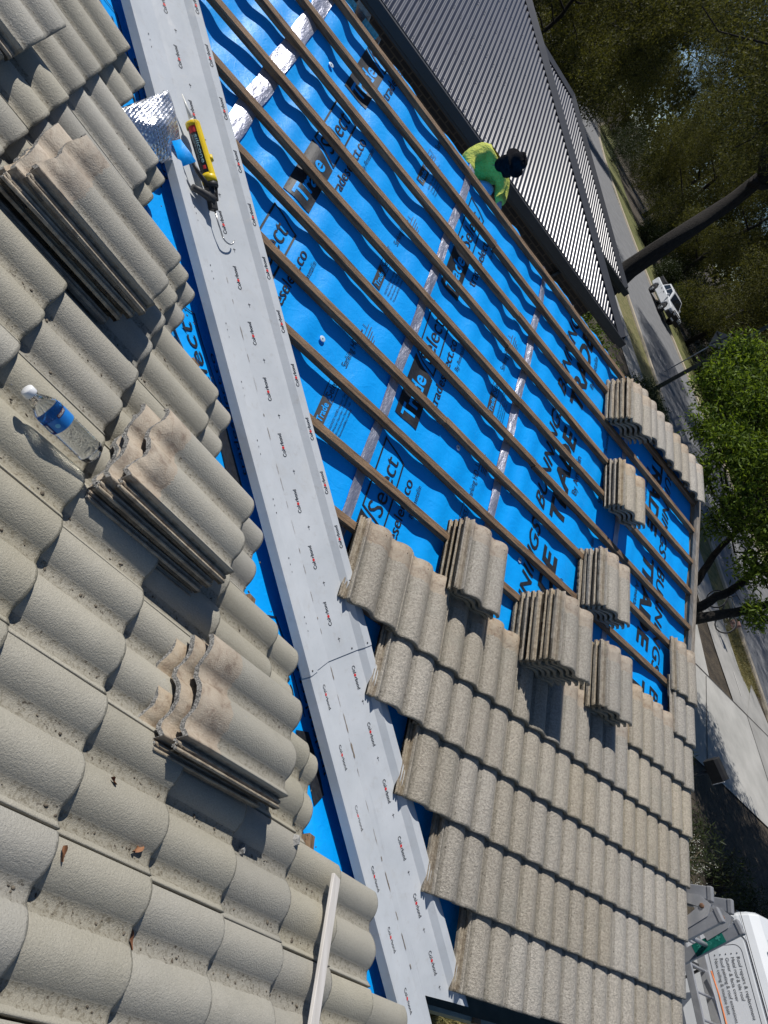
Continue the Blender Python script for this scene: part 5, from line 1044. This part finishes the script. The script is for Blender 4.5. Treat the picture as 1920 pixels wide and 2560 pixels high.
# street tree with fresh green leaves, two dark trunks
gr = thing('leafy_tree', 'fresh green leafy tree with two dark leaning trunks beyond the gable', 'tree', (8.7, 8.2, gz(8.2))); rnd = random.Random(5); mb = MB()
TRUNKS = [([(9.44, 8.55, -1.72), (10.09, 8.75, -.77), (10.56, 8.96, .02)], .15), ([(9.59, 8.91, -1.66), (10.09, 9.37, -.91), (10.7, 10.06, -.31)], .14), ([(10.32, 10.14, -1.61), (10.23, 10.64, -.99), (10.28, 11.08, -.32)], .12)]
BASE = (8.62, 8.30, gz(8.3) - .1)
for pts, r in TRUNKS:
    pts = [BASE] + pts
    for a_, b_, k in zip(pts, pts[1:], range(9)): limb(mb, a_, b_, r*(1 - .16*k), r*(1 - .16*(k+1)), rnd, 5, .012)
crown = [((7.98, 13.73, 1.0), .75), ((8.42, 14.63, 1.71), .8), ((8.53, 13.0, 1.55), .95), ((7.99, 12.59, .42), .62), ((8.26, 11.81, .61), .8), ((8.44, 11.25, 1.01), .85), ((8.14, 11.37, -.14), .5), ((8.58, 10.56, .20), .62), ((9.38, 10.06, .33), .7), ((9.06, 10.5, -.39), .42), ((9.66, 9.39, -.20), .5), ((9.9, 8.36, -.45), .45), ((9.59, 12.41, 1.83), 1.2), ((9.8, 10.3, 1.3), 1.2), ((9.95, 8.98, .75), .9), ((9.65, 14.25, 2.45), 1.1), ((10.8, 11.6, 2.6), 1.5), ((10.9, 9.4, 2.2), 1.5), ((10.6, 7.6, 1.6), 1.3), ((9.4, 11.9, 2.7), 1.2), ((11.6, 8.0, 2.9), 1.5), ((11.2, 6.3, 1.9), 1.3), ((12.3, 9.8, 3.2), 1.4), ((9.6, 7.0, 2.5), 1.4), ((8.6, 6.4, 3.1), 1.4), ((10.4, 5.2, 2.9), 1.4), ((12.6, 6.6, 2.7), 1.5), ((13.5, 8.6, 3.3), 1.6), ((12, 4.6, 3.5), 1.4), ((9.2, 8.6, 3.2), 1.3)]  # last clumps, above the view, are added to shade the garden bed
for c, r in crown:
    s0 = Vector((10.56, 8.96, .02)) if c[1] < 9.6 else Vector((10.7, 10.06, -.31)) if c[1] < 11 else Vector((10.28, 11.08, -.32)); limb(mb, s0, c, .045, .010, rnd, 6, .06)
    for _ in range(4): limb(mb, s0.lerp(Vector(c), rnd.uniform(.55, .9)), Vector(c) + Vector((rnd.gauss(0, r*.5), rnd.gauss(0, r*.5), rnd.gauss(0, r*.5))), .014, .004, rnd, 4, .08)
mb.build('trunk', BARK, gr); leaves('crown', gr, ELM, [(c, r*.92, (r/.8)**2) for c, r in crown], 240, .145, .044, 77, 8, .25, .25)
# garden bed plants
FLW = pm('tiny white flowers', (.55, .55, .48), rough=.7); STRAW = leaf_mat('dry grass blades', (.16, .13, .05), (.34, .29, .13), .2)
for i, (x, y, h, lab) in enumerate(((8.05, 3.15, 1.1, 'arching shrub dotted with tiny white flowers beside the folding ladder'), (7.3, 4.1, 1.0, 'dark arching shrub just beyond the gable edge'), (9.4, 4.0, .9, 'dark grassy plant in the middle of the shaded bed'), (10.9, 3.6, .9, 'dark strappy plant behind the van'), (9.2, 5.6, .9, 'dark plant between gable and letterbox'), (12.0, 3.2, .8, 'brownish strappy plant at the far side of the bed'))):
    o = thing('garden_plant', lab, 'plant', (x, y, gz(y)), 'plants in the shaded garden bed'); rnd = random.Random(90+i); mb = MB(); vs = []; fs = []; fl = MB()
    for k in range(46):
        a = rnd.uniform(0, 6.28); l = h*rnd.uniform(.6, 1.15); sp = rnd.uniform(.2, .75); p0 = Vector((x + rnd.gauss(0, .15), y + rnd.gauss(0, .15), gz(y))); pts = [p0 + Vector((math.cos(a)*sp*l*f*f, math.sin(a)*sp*l*f*f, l*(f - .25*f**3))) for f in (0, .35, .7, 1)]; mb.tube(pts, [.006, .005, .004, .002], 4)
        if i == 0:
            for _ in range(7): f = rnd.uniform(.45, 1); q_ = pts[2].lerp(pts[3], f) + Vector((rnd.gauss(0, .03), rnd.gauss(0, .03), rnd.gauss(0, .03))); fl.lathe([(.010, 0), (.006, .008)], 5, Matrix.Translation(q_))
    mb.build('stem', BARK if i else pm('pale stem', (.12, .10, .05), (.2, .17, .09), 9, .8), o); leaves('foliage', o, SHR, [((x, y, gz(y) + h*.45), (.55, .55, h*.45), 1)], 260, .12, .018, 120+i, 4, -.4)
    if i == 0: fl.build('flower', FLW, o)
def grass(name, cx, cy, sx, sy, n, h, mat, seed):
    rnd = random.Random(seed); vs = []; fs = []
    for _ in range(n):
        x, y = rnd.uniform(cx - sx, cx + sx), rnd.uniform(cy - sy, cy + sy); p = Vector((x, y, gz(y) + .01)); a = rnd.uniform(0, 6.28); hh = h*rnd.uniform(.4, 1.2); d = Vector((math.cos(a), math.sin(a), 0)); s_ = Vector((-d.y, d.x, 0))*.004; k = len(vs); t_ = p + d*hh*rnd.uniform(.2, .9) + Vector((0, 0, hh))
        vs += [p - s_, p + s_, (p + t_)/2 + s_ + Vector((0, 0, hh*.15)), (p + t_)/2 - s_ + Vector((0, 0, hh*.15)), t_]; fs += [(k, k+1, k+2, k+3), (k+3, k+2, k+4)]
    me = bpy.data.meshes.new(name); me.from_pydata([tuple(q_) for q_ in vs], [], fs); me.materials.append(mat); o = bpy.data.objects.new(name, me); C.objects.link(o); tag(o, kind='stuff')
grass('grass', 2.3, .1, 2.6, 1.6, 16000, .22, STRAW, 3); grass('grass', 19.6, 13.5, .9, 1.6, 9000, .06, STRAW, 4); grass('grass', 35.5, 60, 2.6, 22, 30000, .12, LIME, 6)
def woods():
    rnd = random.Random(33); o = bpy.data.objects.new('far_woods', None); MW['far_woods'] = Matrix.Identity(4)
    mb = []
    for i in range(46):
        a = math.radians(20 + 75*i/45); d = rnd.uniform(150, 230); x, y = -5 + d*math.cos(a), d*math.sin(a); h = rnd.uniform(16, 30)
        for k in range(4): mb.append(((x + rnd.gauss(0, 6), y + rnd.gauss(0, 6), gz(y) + h*(.2 + .2*k)), (8, 8, 5.5), 1))
    bpy.data.objects.remove(o); e = thing('tmp', None, None); MW['tmp2'] = Matrix.Identity(4); l = leaves('far_woods', e, GUM, mb, 130, 1.1, .5, 3, 3); l.parent = None; bpy.data.objects.remove(e); tag(l, kind='stuff')
woods()
